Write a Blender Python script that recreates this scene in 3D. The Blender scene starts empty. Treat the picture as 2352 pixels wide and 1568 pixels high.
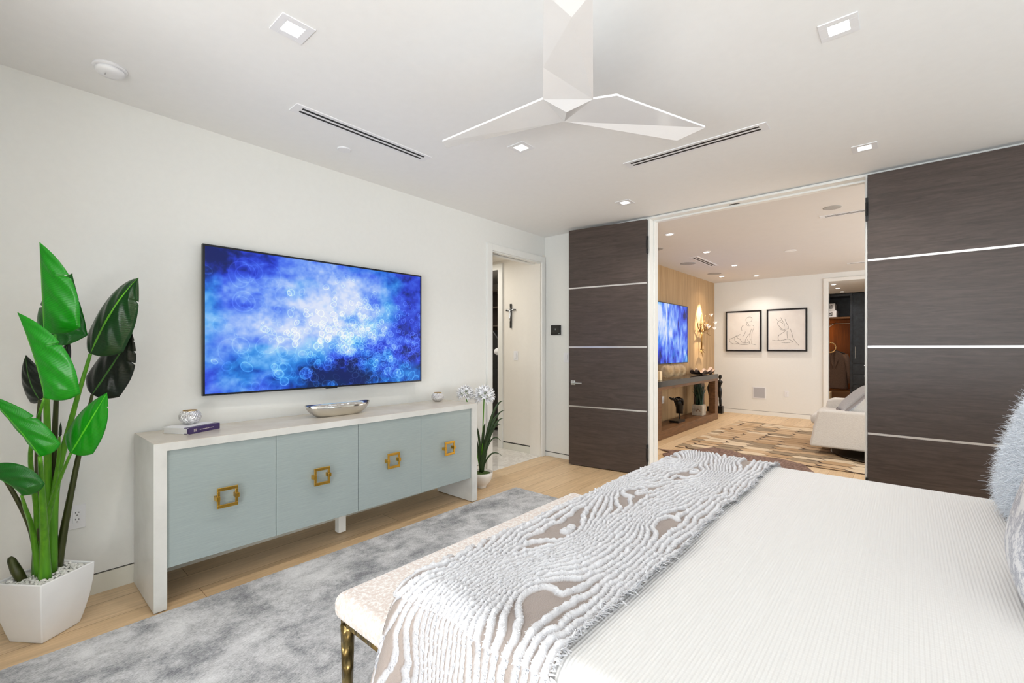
import bpy, bmesh, math, random
import numpy as np
from mathutils import Vector, Matrix
random.seed(7)
PI = math.pi
sc = bpy.context.scene
C = sc.collection

# ------------------------------------------------------------------ camera, world, exposure, large lights
cam_d = bpy.data.cameras.new('camera'); cam = bpy.data.objects.new('camera', cam_d); C.objects.link(cam)
cam.location = (0, 0, 1.35); cam.rotation_euler = (PI / 2, 0, math.radians(41.0))
cam_d.sensor_width = 36; cam_d.lens = 36 * 1045 / 2352; cam_d.shift_y = 15 / 2352; cam_d.clip_start = 0.02
sc.camera = cam
sc.view_settings.view_transform = 'Standard'; sc.view_settings.look = 'None'
sc.view_settings.gamma = 1; sc.view_settings.use_curve_mapping = False
EXPO = 0.30
sc.view_settings.exposure = EXPO

w = bpy.data.worlds.new('sky'); sc.world = w; w.use_nodes = True
bg = w.node_tree.nodes['Background']; bg.inputs[0].default_value = (.80, .90, 1, 1); bg.inputs[1].default_value = 1.2


def area(name, loc, rot, sx, sy, power, col=(1, 1, 1), spread=180, parent=None):
    d = bpy.data.lights.new(name, 'AREA'); d.shape = 'RECTANGLE'; d.size = sx; d.size_y = sy
    d.energy = power; d.color = col; d.spread = math.radians(spread)
    o = bpy.data.objects.new(name, d); C.objects.link(o); o.location = loc; o.rotation_euler = rot
    if parent: o.parent = parent
    return o


# daylight entering through the window wall behind the camera; the others are added fill
area('window_daylight', (.25, -2.98, 1.25), (math.radians(90), 0, 0), 3.8, 2.3, 42, (.93, .965, 1))
area('terrace_bounce_fill', (.4, -2.85, .35), (math.radians(158), 0, 0), 3.6, .9, 150, (.96, .98, 1))  # added fill aimed up to brighten the ceiling, like low bounced daylight
area('side_fill', (2.46, 1.9, 1.5), (math.radians(90), 0, math.radians(90)), 4.0, 1.9, 12, (.93, .965, 1))  # added fill over the bed; its window is a guess, out of view
area('living_fill', (2.42, 7.4, 1.35), (math.radians(90), 0, math.radians(90)), 4.4, 2.3, 88, (1, .98, .96))  # added fill for the living room, its window unseen


# ------------------------------------------------------------------ materials
def lin(c):
    return tuple(((x / 255) / 12.92 if x / 255 <= .04045 else ((x / 255 + .055) / 1.055) ** 2.4) for x in c)


def mat(name, rgb, rough=.5, metal=0, emit=None, es=1, sheen=0, spec=.5, coat=0, trans=0, alpha=1, ior=1.45):
    m = bpy.data.materials.new(name); m.use_nodes = True
    b = m.node_tree.nodes['Principled BSDF']
    b.inputs['Base Color'].default_value = (*lin(rgb), 1)
    b.inputs['Roughness'].default_value = rough; b.inputs['Metallic'].default_value = metal
    b.inputs['Sheen Weight'].default_value = sheen; b.inputs['Specular IOR Level'].default_value = spec
    b.inputs['Coat Weight'].default_value = coat; b.inputs['Transmission Weight'].default_value = trans
    b.inputs['IOR'].default_value = ior
    if emit:
        b.inputs['Emission Color'].default_value = (*lin(emit), 1); b.inputs['Emission Strength'].default_value = es
    return m


def nodes(m):
    nt = m.node_tree
    return nt, nt.nodes['Principled BSDF'], nt.nodes.new, nt.links.new


def coords(m, scale=(1, 1, 1), rot=(0, 0, 0), kind='Object'):
    nt, b, N, Lk = nodes(m)
    tc = N('ShaderNodeTexCoord'); mp = N('ShaderNodeMapping')
    mp.inputs['Scale'].default_value = scale; mp.inputs['Rotation'].default_value = rot
    Lk(tc.outputs[kind], mp.inputs['Vector'])
    return mp.outputs['Vector']


def ramp(m, fac, stops):
    nt, b, N, Lk = nodes(m)
    r = N('ShaderNodeValToRGB')
    el = r.color_ramp.elements
    while len(el) < len(stops): el.new(.5)
    for e, (p, c) in zip(el, stops):
        e.position = p; e.color = (*lin(c), 1)
    Lk(fac, r.inputs['Fac'])
    return r.outputs['Color']


def noise(m, vec, scale, detail=4, rough=.55, dist=0):
    nt, b, N, Lk = nodes(m)
    n = N('ShaderNodeTexNoise'); n.inputs['Scale'].default_value = scale
    n.inputs['Detail'].default_value = detail; n.inputs['Roughness'].default_value = rough
    n.inputs['Distortion'].default_value = dist
    Lk(vec, n.inputs['Vector'])
    return n.outputs['Fac']


def bump(m, h, strength, dist):
    nt, b, N, Lk = nodes(m)
    bp = N('ShaderNodeBump'); bp.inputs['Strength'].default_value = strength; bp.inputs['Distance'].default_value = dist
    Lk(h, bp.inputs['Height']); Lk(bp.outputs['Normal'], b.inputs['Normal'])


def grainy(name, stops, scale=(1, 1, 1), ns=8, rough=.5, bs=.0, bd=.001, metal=0, detail=5, nr=.55, dist=0, **k):
    m = mat(name, (128, 128, 128), rough, metal, **k)
    nt, b, N, Lk = nodes(m)
    v = coords(m, scale); n = noise(m, v, ns, detail, nr, dist)
    Lk(ramp(m, n, stops), b.inputs['Base Color'])
    if bs: bump(m, n, bs, bd)
    return m


wall_m = grainy('white_wall_paint', [(.3, (234, 234, 230)), (.7, (236, 236, 232))], ns=30, rough=.6, bs=.03, bd=.0005)
ceil_m = grainy('white_ceiling_paint', [(.3, (243, 243, 242)), (.7, (245, 245, 244))], ns=20, rough=.7)
hall_m = grainy('cream_wall_paint', [(.3, (238, 233, 224)), (.7, (240, 235, 226))], ns=20, rough=.6)
trim_m = grainy('satin_trim_paint', [(.3, (238, 238, 234)), (.7, (240, 240, 236))], ns=15, rough=.35)
base_m = grainy('cream_baseboard_paint', [(.3, (228, 226, 214)), (.7, (231, 229, 218))], ns=15, rough=.4)
gap_m = mat('shadow_gap', (66, 65, 62), .8)
black_m = grainy('black_metal', [(.3, (22, 22, 23)), (.7, (28, 28, 30))], ns=20, rough=.4)
chrome_m = grainy('polished_chrome', [(.3, (232, 234, 236)), (.7, (240, 240, 242))], ns=4, rough=.10, metal=1)
strip_m = grainy('brushed_nickel', [(.3, (232, 226, 220)), (.7, (244, 240, 236))], scale=(1, 1, 30), ns=8, rough=.28, metal=1)
brass_m = grainy('brushed_brass', [(.3, (206, 160, 66)), (.7, (222, 178, 84))], ns=30, rough=.28, metal=1)
plast_m = grainy('white_plastic', [(.3, (236, 236, 238)), (.7, (240, 240, 242))], ns=10, rough=.35)
fan_m = grainy('gloss_white_fan', [(.3, (242, 242, 243)), (.7, (245, 245, 246))], ns=10, rough=.18, coat=.3)
lens_m = mat('lamp_lens', (255, 255, 255), .4, emit=(255, 250, 240), es=9)
glassw_m = mat('window_glass', (250, 255, 255), .02, trans=1, spec=.3, ior=1.05)


def floor_mat():
    m = mat('oak_planks', (200, 170, 130), .42)
    nt, b, N, Lk = nodes(m)
    v = coords(m, (1, 1, 1), (0, 0, PI / 2))
    br = N('ShaderNodeTexBrick'); br.inputs['Scale'].default_value = 1
    br.inputs['Brick Width'].default_value = 2.1; br.inputs['Row Height'].default_value = .215
    br.inputs['Mortar Size'].default_value = .0016; br.inputs['Mortar Smooth'].default_value = .2
    br.offset = .37
    br.inputs['Color1'].default_value = (*lin((232, 204, 166)), 1); br.inputs['Color2'].default_value = (*lin((220, 188, 146)), 1)
    br.inputs['Mortar'].default_value = (*lin((140, 104, 66)), 1)
    Lk(v, br.inputs['Vector'])
    g = noise(m, coords(m, (16, .9, 1)), 3.2, 6, .6, .6)
    gr = ramp(m, g, [(.25, (206, 200, 194)), (.7, (255, 255, 255))])
    mx = N('ShaderNodeMixRGB'); mx.blend_type = 'MULTIPLY'; mx.inputs['Fac'].default_value = .75
    Lk(br.outputs['Color'], mx.inputs['Color1']); Lk(gr, mx.inputs['Color2'])
    Lk(mx.outputs['Color'], b.inputs['Base Color'])
    bump(m, g, .06, .001)
    return m


floor_m = floor_mat()


def marble():
    m = mat('white_marble', (235, 232, 228), .15)
    nt, b, N, Lk = nodes(m)
    n = noise(m, coords(m), 2.5, 8, .65, 2.2)
    Lk(ramp(m, n, [(.40, (238, 235, 230)), (.50, (218, 214, 209)), (.56, (240, 237, 232))]), b.inputs['Base Color'])
    return m


marble_m = marble()


def wood_dark():
    m = mat('dark_walnut_veneer', (70, 55, 48), .36, coat=.0, spec=.6)
    nt, b, N, Lk = nodes(m)
    v = coords(m, (1.3, 1.3, 14)); n = noise(m, v, 2.6, 9, .62, 1.2)
    n2 = noise(m, coords(m, (6, 6, 120)), 3, 3, .5)
    ad = N('ShaderNodeMath'); ad.operation = 'MULTIPLY_ADD'; Lk(n2, ad.inputs[0]); ad.inputs[1].default_value = .4; Lk(n, ad.inputs[2])
    Lk(ramp(m, ad.outputs[0], [(.40, (54, 43, 38)), (.66, (71, 59, 53)), (.95, (86, 73, 67))]), b.inputs['Base Color'])
    bump(m, n2, .10, .001)
    return m


darkwood_m = wood_dark()
veneer_m = grainy('striped_oak_veneer', [(.3, (138, 108, 72)), (.45, (168, 136, 96)), (.6, (190, 158, 118)), (.75, (160, 130, 92))], scale=(14, 14, .25), ns=4, rough=.5, detail=8, nr=.7)
conwood_m = grainy('brown_console_wood', [(.3, (88, 58, 34)), (.7, (122, 84, 52))], scale=(3, 1, 10), ns=5, rough=.4)
stone_m = grainy('black_stone', [(.3, (40, 38, 37)), (.7, (58, 56, 54))], ns=30, rough=.12)
ebony_m = grainy('ebony_wood', [(.3, (16, 14, 13)), (.7, (26, 23, 21))], ns=12, rough=.35)
sidebd_m = grainy('pale_limed_parchment', [(.3, (200, 199, 194)), (.5, (212, 211, 206)), (.7, (220, 219, 215))], scale=(1, 1, 1), ns=5, rough=.32, detail=8)
sidetop_m = grainy('beige_reflection_top', [(.25, (198, 187, 170)), (.5, (208, 199, 184)), (.75, (216, 208, 196))], ns=4, rough=.25, detail=8)  # beige of a reflection put into the top's own colour
blue_m = grainy('blue_grey_raffia', [(.3, (151, 162, 160)), (.7, (161, 172, 170))], scale=(2, 2, 90), ns=4, rough=.25, coat=.25)
tvf_m = mat('tv_black', (14, 16, 24), .25)
pot_m = grainy('matt_white_ceramic', [(.3, (234, 234, 234)), (.7, (238, 238, 238))], ns=10, rough=.35)
gravel_m = grainy('white_pebbles', [(.3, (216, 214, 208)), (.7, (242, 240, 236))], ns=60, rough=.6)
bowlp_m = grainy('glazed_white_bowl', [(.3, (228, 222, 214)), (.7, (234, 228, 220))], ns=8, rough=.25)
moss_m = grainy('green_moss', [(.3, (40, 62, 22)), (.7, (86, 110, 44))], ns=120, rough=.9, bs=.6, bd=.01)


def leaf_mat(name, c1, c2, rib, rough):
    m = mat(name, c1, rough, spec=.5)
    nt, b, N, Lk = nodes(m)
    tc = N('ShaderNodeTexCoord'); sp = N('ShaderNodeSeparateXYZ'); Lk(tc.outputs['UV'], sp.inputs[0])
    # side veins sweep forward from the rib
    ab = N('ShaderNodeMath'); ab.operation = 'SUBTRACT'; Lk(sp.outputs['X'], ab.inputs[0]); ab.inputs[1].default_value = .5
    a2 = N('ShaderNodeMath'); a2.operation = 'ABSOLUTE'; Lk(ab.outputs[0], a2.inputs[0])
    c = N('ShaderNodeMath'); c.operation = 'MULTIPLY_ADD'; Lk(a2.outputs[0], c.inputs[0]); c.inputs[1].default_value = -.5; Lk(sp.outputs['Y'], c.inputs[2])
    nz = noise(m, coords(m), 8, 3); 
    c2n = N('ShaderNodeMath'); c2n.operation = 'MULTIPLY_ADD'; Lk(nz, c2n.inputs[0]); c2n.inputs[1].default_value = .03; Lk(c.outputs[0], c2n.inputs[2])
    s = N('ShaderNodeMath'); s.operation = 'MULTIPLY'; Lk(c2n.outputs[0], s.inputs[0]); s.inputs[1].default_value = 250
    si = N('ShaderNodeMath'); si.operation = 'SINE'; Lk(s.outputs[0], si.inputs[0])
    col = ramp(m, si.outputs[0], [(0, c1), (1, c2)])
    rb = N('ShaderNodeMath'); rb.operation = 'LESS_THAN'; Lk(a2.outputs[0], rb.inputs[0]); rb.inputs[1].default_value = .022
    mx = N('ShaderNodeMixRGB'); Lk(rb.outputs[0], mx.inputs['Fac']); Lk(col, mx.inputs['Color1']); mx.inputs['Color2'].default_value = (*lin(rib), 1)
    Lk(mx.outputs['Color'], b.inputs['Base Color'])
    bump(m, si.outputs[0], .14, .0006)
    return m


leafA = leaf_mat('fresh_green_leaf', (16, 132, 12), (24, 146, 16), (92, 190, 40), .32)
leafB = leaf_mat('mid_green_leaf', (10, 90, 14), (14, 100, 18), (60, 150, 40), .35)
leafC = leaf_mat('deep_green_leaf', (22, 58, 24), (30, 70, 31), (104, 176, 50), .33)
leafD = leaf_mat('blackish_green_leaf', (16, 25, 17), (22, 33, 22), (70, 120, 50), .35)
stemG = grainy('green_stem', [(.3, (66, 130, 20)), (.7, (96, 160, 30))], scale=(20, 20, 2), ns=3, rough=.35)
stemD = grainy('dark_olive_stem', [(.3, (40, 44, 18)), (.7, (70, 76, 30))], scale=(20, 20, 2), ns=3, rough=.4)
strapleaf_m = grainy('strap_leaf', [(.3, (34, 52, 24)), (.7, (58, 82, 38))], scale=(6, 6, 1), ns=6, rough=.4)
petal_m = mat('white_petal', (244, 244, 246), .5)


def rug_mat():
    m = mat('silver_rug', (170, 170, 172), .95, sheen=.2)
    nt, b, N, Lk = nodes(m)
    n1 = noise(m, coords(m, (1.5, 1.1, 1)), 2.6, 8, .74, .15)
    n2 = noise(m, coords(m, (30, 12, 1)), 6, 4, .7)
    ad = N('ShaderNodeMath'); ad.operation = 'MULTIPLY_ADD'; Lk(n2, ad.inputs[0]); ad.inputs[1].default_value = .45; Lk(n1, ad.inputs[2])
    Lk(ramp(m, ad.outputs[0], [(.56, (112, 113, 118)), (.66, (158, 159, 162)), (.76, (196, 196, 198)), (.90, (224, 224, 226))]), b.inputs['Base Color'])
    bump(m, n2, .5, .006)
    return m


def ribbed():
    m = mat('ribbed_white_coverlet', (222, 221, 220), .75, sheen=.3)
    nt, b, N, Lk = nodes(m)
    v = coords(m, (1, .12, .2)); wv = N('ShaderNodeTexWave'); wv.bands_direction = 'X'; wv.wave_profile = 'SIN'
    wv.inputs['Scale'].default_value = 40; wv.inputs['Distortion'].default_value = .5; wv.inputs['Detail'].default_value = 2
    wv.inputs['Detail Scale'].default_value = .6
    Lk(v, wv.inputs['Vector'])
    n = noise(m, coords(m, (14, 60, 14)), 2.2, 4, .6, 1)
    ad = N('ShaderNodeMath'); ad.operation = 'MULTIPLY_ADD'; Lk(n, ad.inputs[0]); ad.inputs[1].default_value = .55; Lk(wv.outputs['Fac'], ad.inputs[2])
    bump(m, ad.outputs[0], .36, .004)
    return m


coverlet_m = ribbed()
bench_m = grainy('mottled_ivory_velvet', [(.40, (216, 201, 192)), (.5, (225, 215, 208)), (.57, (240, 237, 234))], scale=(1, 1, 1), ns=75, rough=.6, detail=6, nr=.7, sheen=.3, bs=.2, bd=.003)


def hammered():
    m = mat('hammered_antique_bronze', (150, 128, 82), .25, 1)
    nt, b, N, Lk = nodes(m)
    v = coords(m, (1, 1, .75)); vo = N('ShaderNodeTexVoronoi'); vo.feature = 'SMOOTH_F1'; vo.inputs['Scale'].default_value = 32
    Lk(v, vo.inputs['Vector'])
    bump(m, vo.outputs['Distance'], 1.0, .02)
    Lk(ramp(m, vo.outputs['Distance'], [(.1, (186, 164, 110)), (.7, (96, 78, 44))]), b.inputs['Base Color'])
    return m


hammer_m = hammered()
crush_m = mat('cracked_mirror_mosaic', (240, 240, 240), .22, .6)
nt, b, N, Lk = nodes(crush_m)
vo = N('ShaderNodeTexVoronoi'); vo.inputs['Scale'].default_value = 140; Lk(coords(crush_m), vo.inputs['Vector'])
Lk(ramp(crush_m, vo.outputs['Color'], [(.05, (176, 174, 176)), (.4, (236, 235, 235)), (.9, (255, 255, 255))]), b.inputs['Base Color'])
bump(crush_m, vo.outputs['Distance'], 1, .006)
furb_m = mat('pale_blue_fur', (232, 238, 246), .8, sheen=.4)
seq_m = grainy('silver_sequin_velvet', [(.46, (232, 232, 234)), (.5, (196, 198, 206)), (.54, (150, 154, 168)), (.6, (235, 235, 236))], ns=14, rough=.4, detail=9, nr=.8)
hide_m = grainy('brown_cowhide', [(.35, (92, 62, 52)), (.65, (140, 112, 98))], scale=(8, 2, 1), ns=5, rough=.6)
boucle_m = grainy('white_boucle', [(.3, (226, 223, 219)), (.7, (236, 234, 230))], ns=70, rough=.95, bs=.5, bd=.006)
greycush_m = grainy('grey_cushion_cloth', [(.3, (184, 186, 190)), (.7, (200, 201, 204))], ns=60, rough=.9)
pipe_m = mat('mid_grey_velvet', (150, 146, 148), .6)
goldd_m = mat('dark_bronze_metal', (70, 62, 52), .22, .9)
closet_m = grainy('charcoal_closet_laminate', [(.35, (34, 38, 44)), (.65, (54, 60, 68))], scale=(3, 1, 3), ns=4, rough=.35, detail=8, nr=.7)
closetd_m = mat('black_closet_void', (10, 9, 9), .6)
orange_m = grainy('amber_wood_back', [(.3, (110, 62, 20)), (.7, (140, 82, 30))], scale=(8, 8, .6), ns=4, rough=.5)
shelfw_m = grainy('walnut_shelf', [(.3, (84, 54, 28)), (.7, (112, 76, 42))], scale=(.8, 8, 8), ns=4, rough=.45)
wool_m = grainy('brown_wool', [(.3, (84, 66, 56)), (.7, (104, 84, 72))], ns=80, rough=.95)
paper_m = grainy('drawing_paper', [(.3, (224, 219, 214)), (.7, (232, 228, 223))], ns=6, rough=.6)
ink_m = mat('charcoal_line', (46, 43, 42), .8)
bookp_m = grainy('book_page_edges', [(.3, (228, 226, 224)), (.7, (238, 236, 234))], scale=(1, 1, 200), ns=3, rough=.8)
purple_m = grainy('purple_book_spine', [(.3, (60, 44, 92)), (.7, (68, 52, 102))], ns=10, rough=.35)
coral_m = grainy('cream_spines', [(.3, (222, 198, 160)), (.7, (240, 222, 190))], ns=20, rough=.7)
shell_m = grainy('pink_shell', [(.3, (196, 160, 136)), (.7, (232, 208, 190))], ns=14, rough=.4)
shelld_m = grainy('grey_shell_outside', [(.3, (70, 60, 55)), (.7, (120, 100, 90))], ns=20, rough=.5)
goldtree_m = mat('antique_gold_metal', (150, 116, 66), .3, .9)
petalglass_m = mat('glowing_petal_glass', (250, 248, 246), .25, emit=(255, 250, 245), es=.25)  # cups given a faint glow of their own, no lamp inside
grass_m = grainy('dark_green_blades', [(.3, (10, 34, 22)), (.7, (22, 58, 36))], scale=(1, 1, .3), ns=20, rough=.4)
concrete_m = grainy('whitewashed_wood_pot', [(.3, (150, 140, 126)), (.7, (200, 188, 170))], ns=10, rough=.8)
grille_m = mat('grey_speaker_cloth', (182, 182, 186), .9)
spk_m = mat('ceiling_speaker_mesh', (176, 172, 168), .9)
leather_m = grainy('black_leather', [(.3, (14, 14, 15)), (.7, (22, 22, 24))], ns=30, rough=.35)
screen_m = mat('dark_screen', (38, 40, 40), .15)


# ------------------------------------------------------------------ mesh helpers
class MB:
    def __init__(s): s.v = []; s.f = []; s.mi = []

    def add(s, v, f, mi=0):
        o = len(s.v); s.v += [tuple(p) for p in v]; s.f += [tuple(i + o for i in q) for q in f]; s.mi += [mi] * len(f); return s

    def box(s, x0, x1, y0, y1, z0, z1, mi=0):
        x0, x1 = min(x0, x1), max(x0, x1); y0, y1 = min(y0, y1), max(y0, y1); z0, z1 = min(z0, z1), max(z0, z1)
        return s.add([(x, y, z) for z in (z0, z1) for x, y in ((x0, y0), (x1, y0), (x1, y1), (x0, y1))],
                     [(0, 3, 2, 1), (4, 5, 6, 7), (0, 1, 5, 4), (1, 2, 6, 5), (2, 3, 7, 6), (3, 0, 4, 7)], mi)

    def prism(s, poly, z0, z1, mi=0):
        n = len(poly)
        a = sum(poly[i][0] * poly[(i + 1) % n][1] - poly[(i + 1) % n][0] * poly[i][1] for i in range(n))
        if a < 0: poly = poly[::-1]
        return s.add([(x, y, z0) for x, y in poly] + [(x, y, z1) for x, y in poly],
                     [tuple(range(n))[::-1], tuple(range(n, 2 * n))] + [(i, (i + 1) % n, n + (i + 1) % n, n + i) for i in range(n)], mi)

    def tube(s, pts, r, seg=8, mi=0, cap=True):
        pts = [Vector(p) for p in pts]; n = len(pts)
        if not hasattr(r, '__len__'): r = [r] * n
        t0 = (pts[1] - pts[0]).normalized(); up = Vector((0, 0, 1)) if abs(t0.z) < .9 else Vector((1, 0, 0))
        a = t0.cross(up).normalized(); vs = []
        for i, p in enumerate(pts):
            t = (pts[min(i + 1, n - 1)] - pts[max(i - 1, 0)]).normalized()
            a = (a - t * a.dot(t)).normalized(); bb = t.cross(a)
            for k in range(seg):
                g = 2 * PI * k / seg; vs.append(p + (a * math.cos(g) + bb * math.sin(g)) * r[i])
        fs = [(i * seg + k, i * seg + (k + 1) % seg, (i + 1) * seg + (k + 1) % seg, (i + 1) * seg + k) for i in range(n - 1) for k in range(seg)]
        if cap: fs += [tuple(range(seg))[::-1], tuple((n - 1) * seg + k for k in range(seg))]
        return s.add(vs, fs, mi)

    def lathe(s, prof, c=(0, 0, 0), seg=32, mi=0, sx=1, sy=1):
        vs = []; n = len(prof)
        for r, z in prof:
            for k in range(seg):
                g = 2 * PI * k / seg; vs.append((c[0] + r * math.cos(g) * sx, c[1] + r * math.sin(g) * sy, c[2] + z))
        fs = [(i * seg + k, i * seg + (k + 1) % seg, (i + 1) * seg + (k + 1) % seg, (i + 1) * seg + k) for i in range(n - 1) for k in range(seg)]
        if prof[0][0] > 1e-4: fs.append(tuple(range(seg))[::-1])
        if prof[-1][0] > 1e-4: fs.append(tuple((n - 1) * seg + k for k in range(seg)))
        return s.add(vs, fs, mi)

    def xf(s, M):
        s.v = [tuple(M @ Vector(p)) for p in s.v]; return s


def obj(name, mb, m, parent=None, bev=0, smooth=False, seg=2, auto=True):
    me = bpy.data.meshes.new(name); me.from_pydata(mb.v, [], mb.f)
    for x in (m if isinstance(m, list) else [m]): me.materials.append(x)
    if isinstance(m, list): me.polygons.foreach_set('material_index', mb.mi)
    if smooth: me.shade_smooth()
    me.update()
    o = bpy.data.objects.new(name, me); C.objects.link(o)
    if parent:
        o.parent = parent; o.matrix_parent_inverse = Matrix.Translation(-Vector(parent.location)) if parent.type == 'EMPTY' and 'local' not in parent.keys() else Matrix()
    if bev:
        b = o.modifiers.new('bevel', 'BEVEL'); b.width = bev; b.segments = seg; b.limit_method = 'ANGLE'; b.angle_limit = math.radians(40)
        me.shade_smooth(); b.harden_normals = False
        o.modifiers.new('wn', 'WEIGHTED_NORMAL')
    return o


def sub(name, mb, m, parent, **k):      # a part whose vertices are already in its parent part's frame
    o = obj(name, mb, m, None, **k); o.parent = parent
    return o


def thing(name, label, cat, loc, group=None):
    o = bpy.data.objects.new(name, None); C.objects.link(o); o.location = loc; o.empty_display_size = .1
    o['label'] = label; o['category'] = cat
    if group: o['group'] = group
    return o


def tag(o, label, cat, group=None, kind=None):
    o['label'] = label; o['category'] = cat
    if group: o['group'] = group
    if kind: o['kind'] = kind
    return o


def struct(name, mb, m, parent=None, **k):
    o = obj(name, mb, m, parent, **k); o['kind'] = 'structure'; return o


def dup(root, loc, label, rotz=None):
    r = root.copy(); C.objects.link(r); r.location = loc; r['label'] = label
    if rotz is not None: r.rotation_euler = (0, 0, rotz)
    for ch in list(root.children):
        c = ch.copy(); C.objects.link(c); c.parent = r; c.matrix_parent_inverse = ch.matrix_parent_inverse.copy()
        for g in list(ch.children):
            d = g.copy(); C.objects.link(d); d.parent = c; d.matrix_parent_inverse = g.matrix_parent_inverse.copy()
    return r


def local(name, label, cat, loc, rotz=0, group=None):   # a thing whose parts are modelled about its own origin
    o = thing(name, label, cat, loc, group); o.rotation_euler = (0, 0, rotz); return o


def lpart(name, mb, m, parent, **k):
    o = obj(name, mb, m, None, **k); o.parent = parent; return o


def grid_obj(name, P, m, parent=None, smooth=True, attr=None, uv=None, color=None):
    """P: (ny,nx,3) array"""
    ny, nx, _ = P.shape
    idx = np.arange(ny * nx).reshape(ny, nx)
    q = np.stack([idx[:-1, :-1], idx[:-1, 1:], idx[1:, 1:], idx[1:, :-1]], -1).reshape(-1, 4)
    me = bpy.data.meshes.new(name)
    me.vertices.add(ny * nx); me.vertices.foreach_set('co', P.reshape(-1).astype(np.float32))
    me.loops.add(q.size); me.loops.foreach_set('vertex_index', q.reshape(-1).astype(np.int32))
    me.polygons.add(len(q)); me.polygons.foreach_set('loop_start', (np.arange(len(q)) * 4).astype(np.int32))
    me.polygons.foreach_set('loop_total', np.full(len(q), 4, np.int32))
    me.update(calc_edges=True)
    if attr is not None:
        a = me.attributes.new('pile', 'FLOAT', 'POINT'); a.data.foreach_set('value', attr.reshape(-1).astype(np.float32))
    if color is not None:
        a = me.color_attributes.new('picture', 'FLOAT_COLOR', 'POINT')
        rgba = np.ones((ny * nx, 4), np.float32); rgba[:, :3] = color.reshape(-1, 3); a.data.foreach_set('color', rgba.reshape(-1))
    if uv is not None:
        ul = me.uv_layers.new(name='UVMap'); u = uv.reshape(-1, 2)[q.reshape(-1)]; ul.data.foreach_set('uv', u.reshape(-1).astype(np.float32))
    if smooth: me.shade_smooth()
    me.materials.append(m)
    o = bpy.data.objects.new(name, me); C.objects.link(o)
    if parent: o.parent = parent; o.matrix_parent_inverse = Matrix.Translation(-Vector(parent.location))
    return o


rng = np.random.default_rng(3)


def vnoise(x, y, seed=0):
    """smooth value noise on arrays"""
    r = np.random.default_rng(seed).random((64, 64))
    xi = np.floor(x).astype(int); yi = np.floor(y).astype(int); fx = x - xi; fy = y - yi
    fx = fx * fx * (3 - 2 * fx); fy = fy * fy * (3 - 2 * fy)
    g = lambda a, b: r[a % 64, b % 64]
    return (g(xi, yi) * (1 - fx) + g(xi + 1, yi) * fx) * (1 - fy) + (g(xi, yi + 1) * (1 - fx) + g(xi + 1, yi + 1) * fx) * fy


def fbm(x, y, seed=0, o=4):
    s = 0; a = .5; t = 0
    for k in range(o):
        s = s + a * vnoise(x * 2 ** k, y * 2 ** k, seed + k); t += a; a *= .5
    return s / t


# ------------------------------------------------------------------ the room shell
def WL(y): return -3.355 - .0207 * y      # the TV wall runs very slightly off the grid of the room


H1 = 2.74
struct('floor', MB().box(-3.55, 2.6, -3.15, 4.69, -.1, 0).box(-3.3, 2.6, 4.69, 10.3, -.1, 0).box(-2.2, 1.6, 10.3, 13.4, -.1, 0), floor_m)
struct('floor_hall', MB().prism([(WL(3.3) - .0, 3.3), (WL(4.6), 4.6), (-6.2, 4.6), (-6.2, 3.3)], -.1, .002).box(-6.2, -4.2, 4.6, 6.2, -.1, .002), marble_m)
struct('ceiling', MB().box(-3.6, 2.6, -3.15, 4.69, H1, H1 + .12), ceil_m)
struct('ceiling_living', MB().box(-3.3, 2.6, 4.69, 10.3, 2.735, 2.86), grainy('warm_ceiling_paint', [(.3, (226, 222, 218)), (.7, (228, 224, 220))], ns=10, rough=.7))
struct('ceiling_closet', MB().box(-2.2, 1.6, 10.3, 13.4, 2.6, 2.72), ceil_m)
struct('ceiling_hall', MB().prism([(WL(3.2) - .16, 3.2), (WL(4.6) - .16, 4.56), (-6.2, 4.56), (-6.2, 3.2)], 2.52, 2.64).box(-6.2, -4.0, 4.7, 6.2, 2.52, 2.64), hall_m)
T = .16
wl = MB()
for (ya, yb, z0, z1) in ((-3.15, 3.6, .114, H1), (3.6, 4.515, 2.414, H1), (4.515, 4.6, .114, H1)):
    wl.prism([(WL(ya), ya), (WL(yb), yb), (WL(yb) - T, yb), (WL(ya) - T, ya)], z0, z1)
struct('wall_left', wl, wall_m)
bb = MB(); gp = MB()
for (ya, yb) in ((-3.15, 3.517),):
    bb.prism([(WL(ya) - .001, ya), (WL(yb) - .001, yb), (WL(yb) - T, yb), (WL(ya) - T, ya)], 0, .106)
    gp.prism([(WL(ya) - .012, ya), (WL(yb) - .012, yb), (WL(yb) - T, yb), (WL(ya) - T, ya)], .106, .114)
struct('baseboard_left', bb, base_m); struct('trim_1', gp, gap_m)
# doorway casing of the hall door
cs = MB(); e = .022
for (ya, yb, z0, z1) in ((3.517, 3.6, 0, 2.486), (4.515, 4.578, 0, 2.486), (3.6, 4.515, 2.414, 2.486)):
    cs.prism([(WL(ya) + e, ya), (WL(yb) + e, yb), (WL(yb) - .005, yb), (WL(ya) - .005, ya)], z0, z1)
# jamb liners with the pocket slot in the head
cs.prism([(WL(3.6) + .005, 3.6), (WL(3.6) + .005, 3.585), (WL(3.6) - T - .02, 3.585), (WL(3.6) - T - .02, 3.6)], 0, 2.414)
for a, bq in ((.0, .055), (.095, T)):
    cs.prism([(WL(3.6) - a, 3.6), (WL(4.515) - a, 4.515), (WL(4.515) - bq, 4.515), (WL(3.6) - bq, 3.6)], 2.402, 2.42)
struct('trim_2', cs, trim_m, bev=.002)
struct('trim_3', MB().prism([(WL(3.6) - .05, 3.6), (WL(4.35) - .05, 4.35), (WL(4.35) - .1, 4.35), (WL(3.6) - .1, 3.6)], 2.4125, 2.4138), gap_m)
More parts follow.
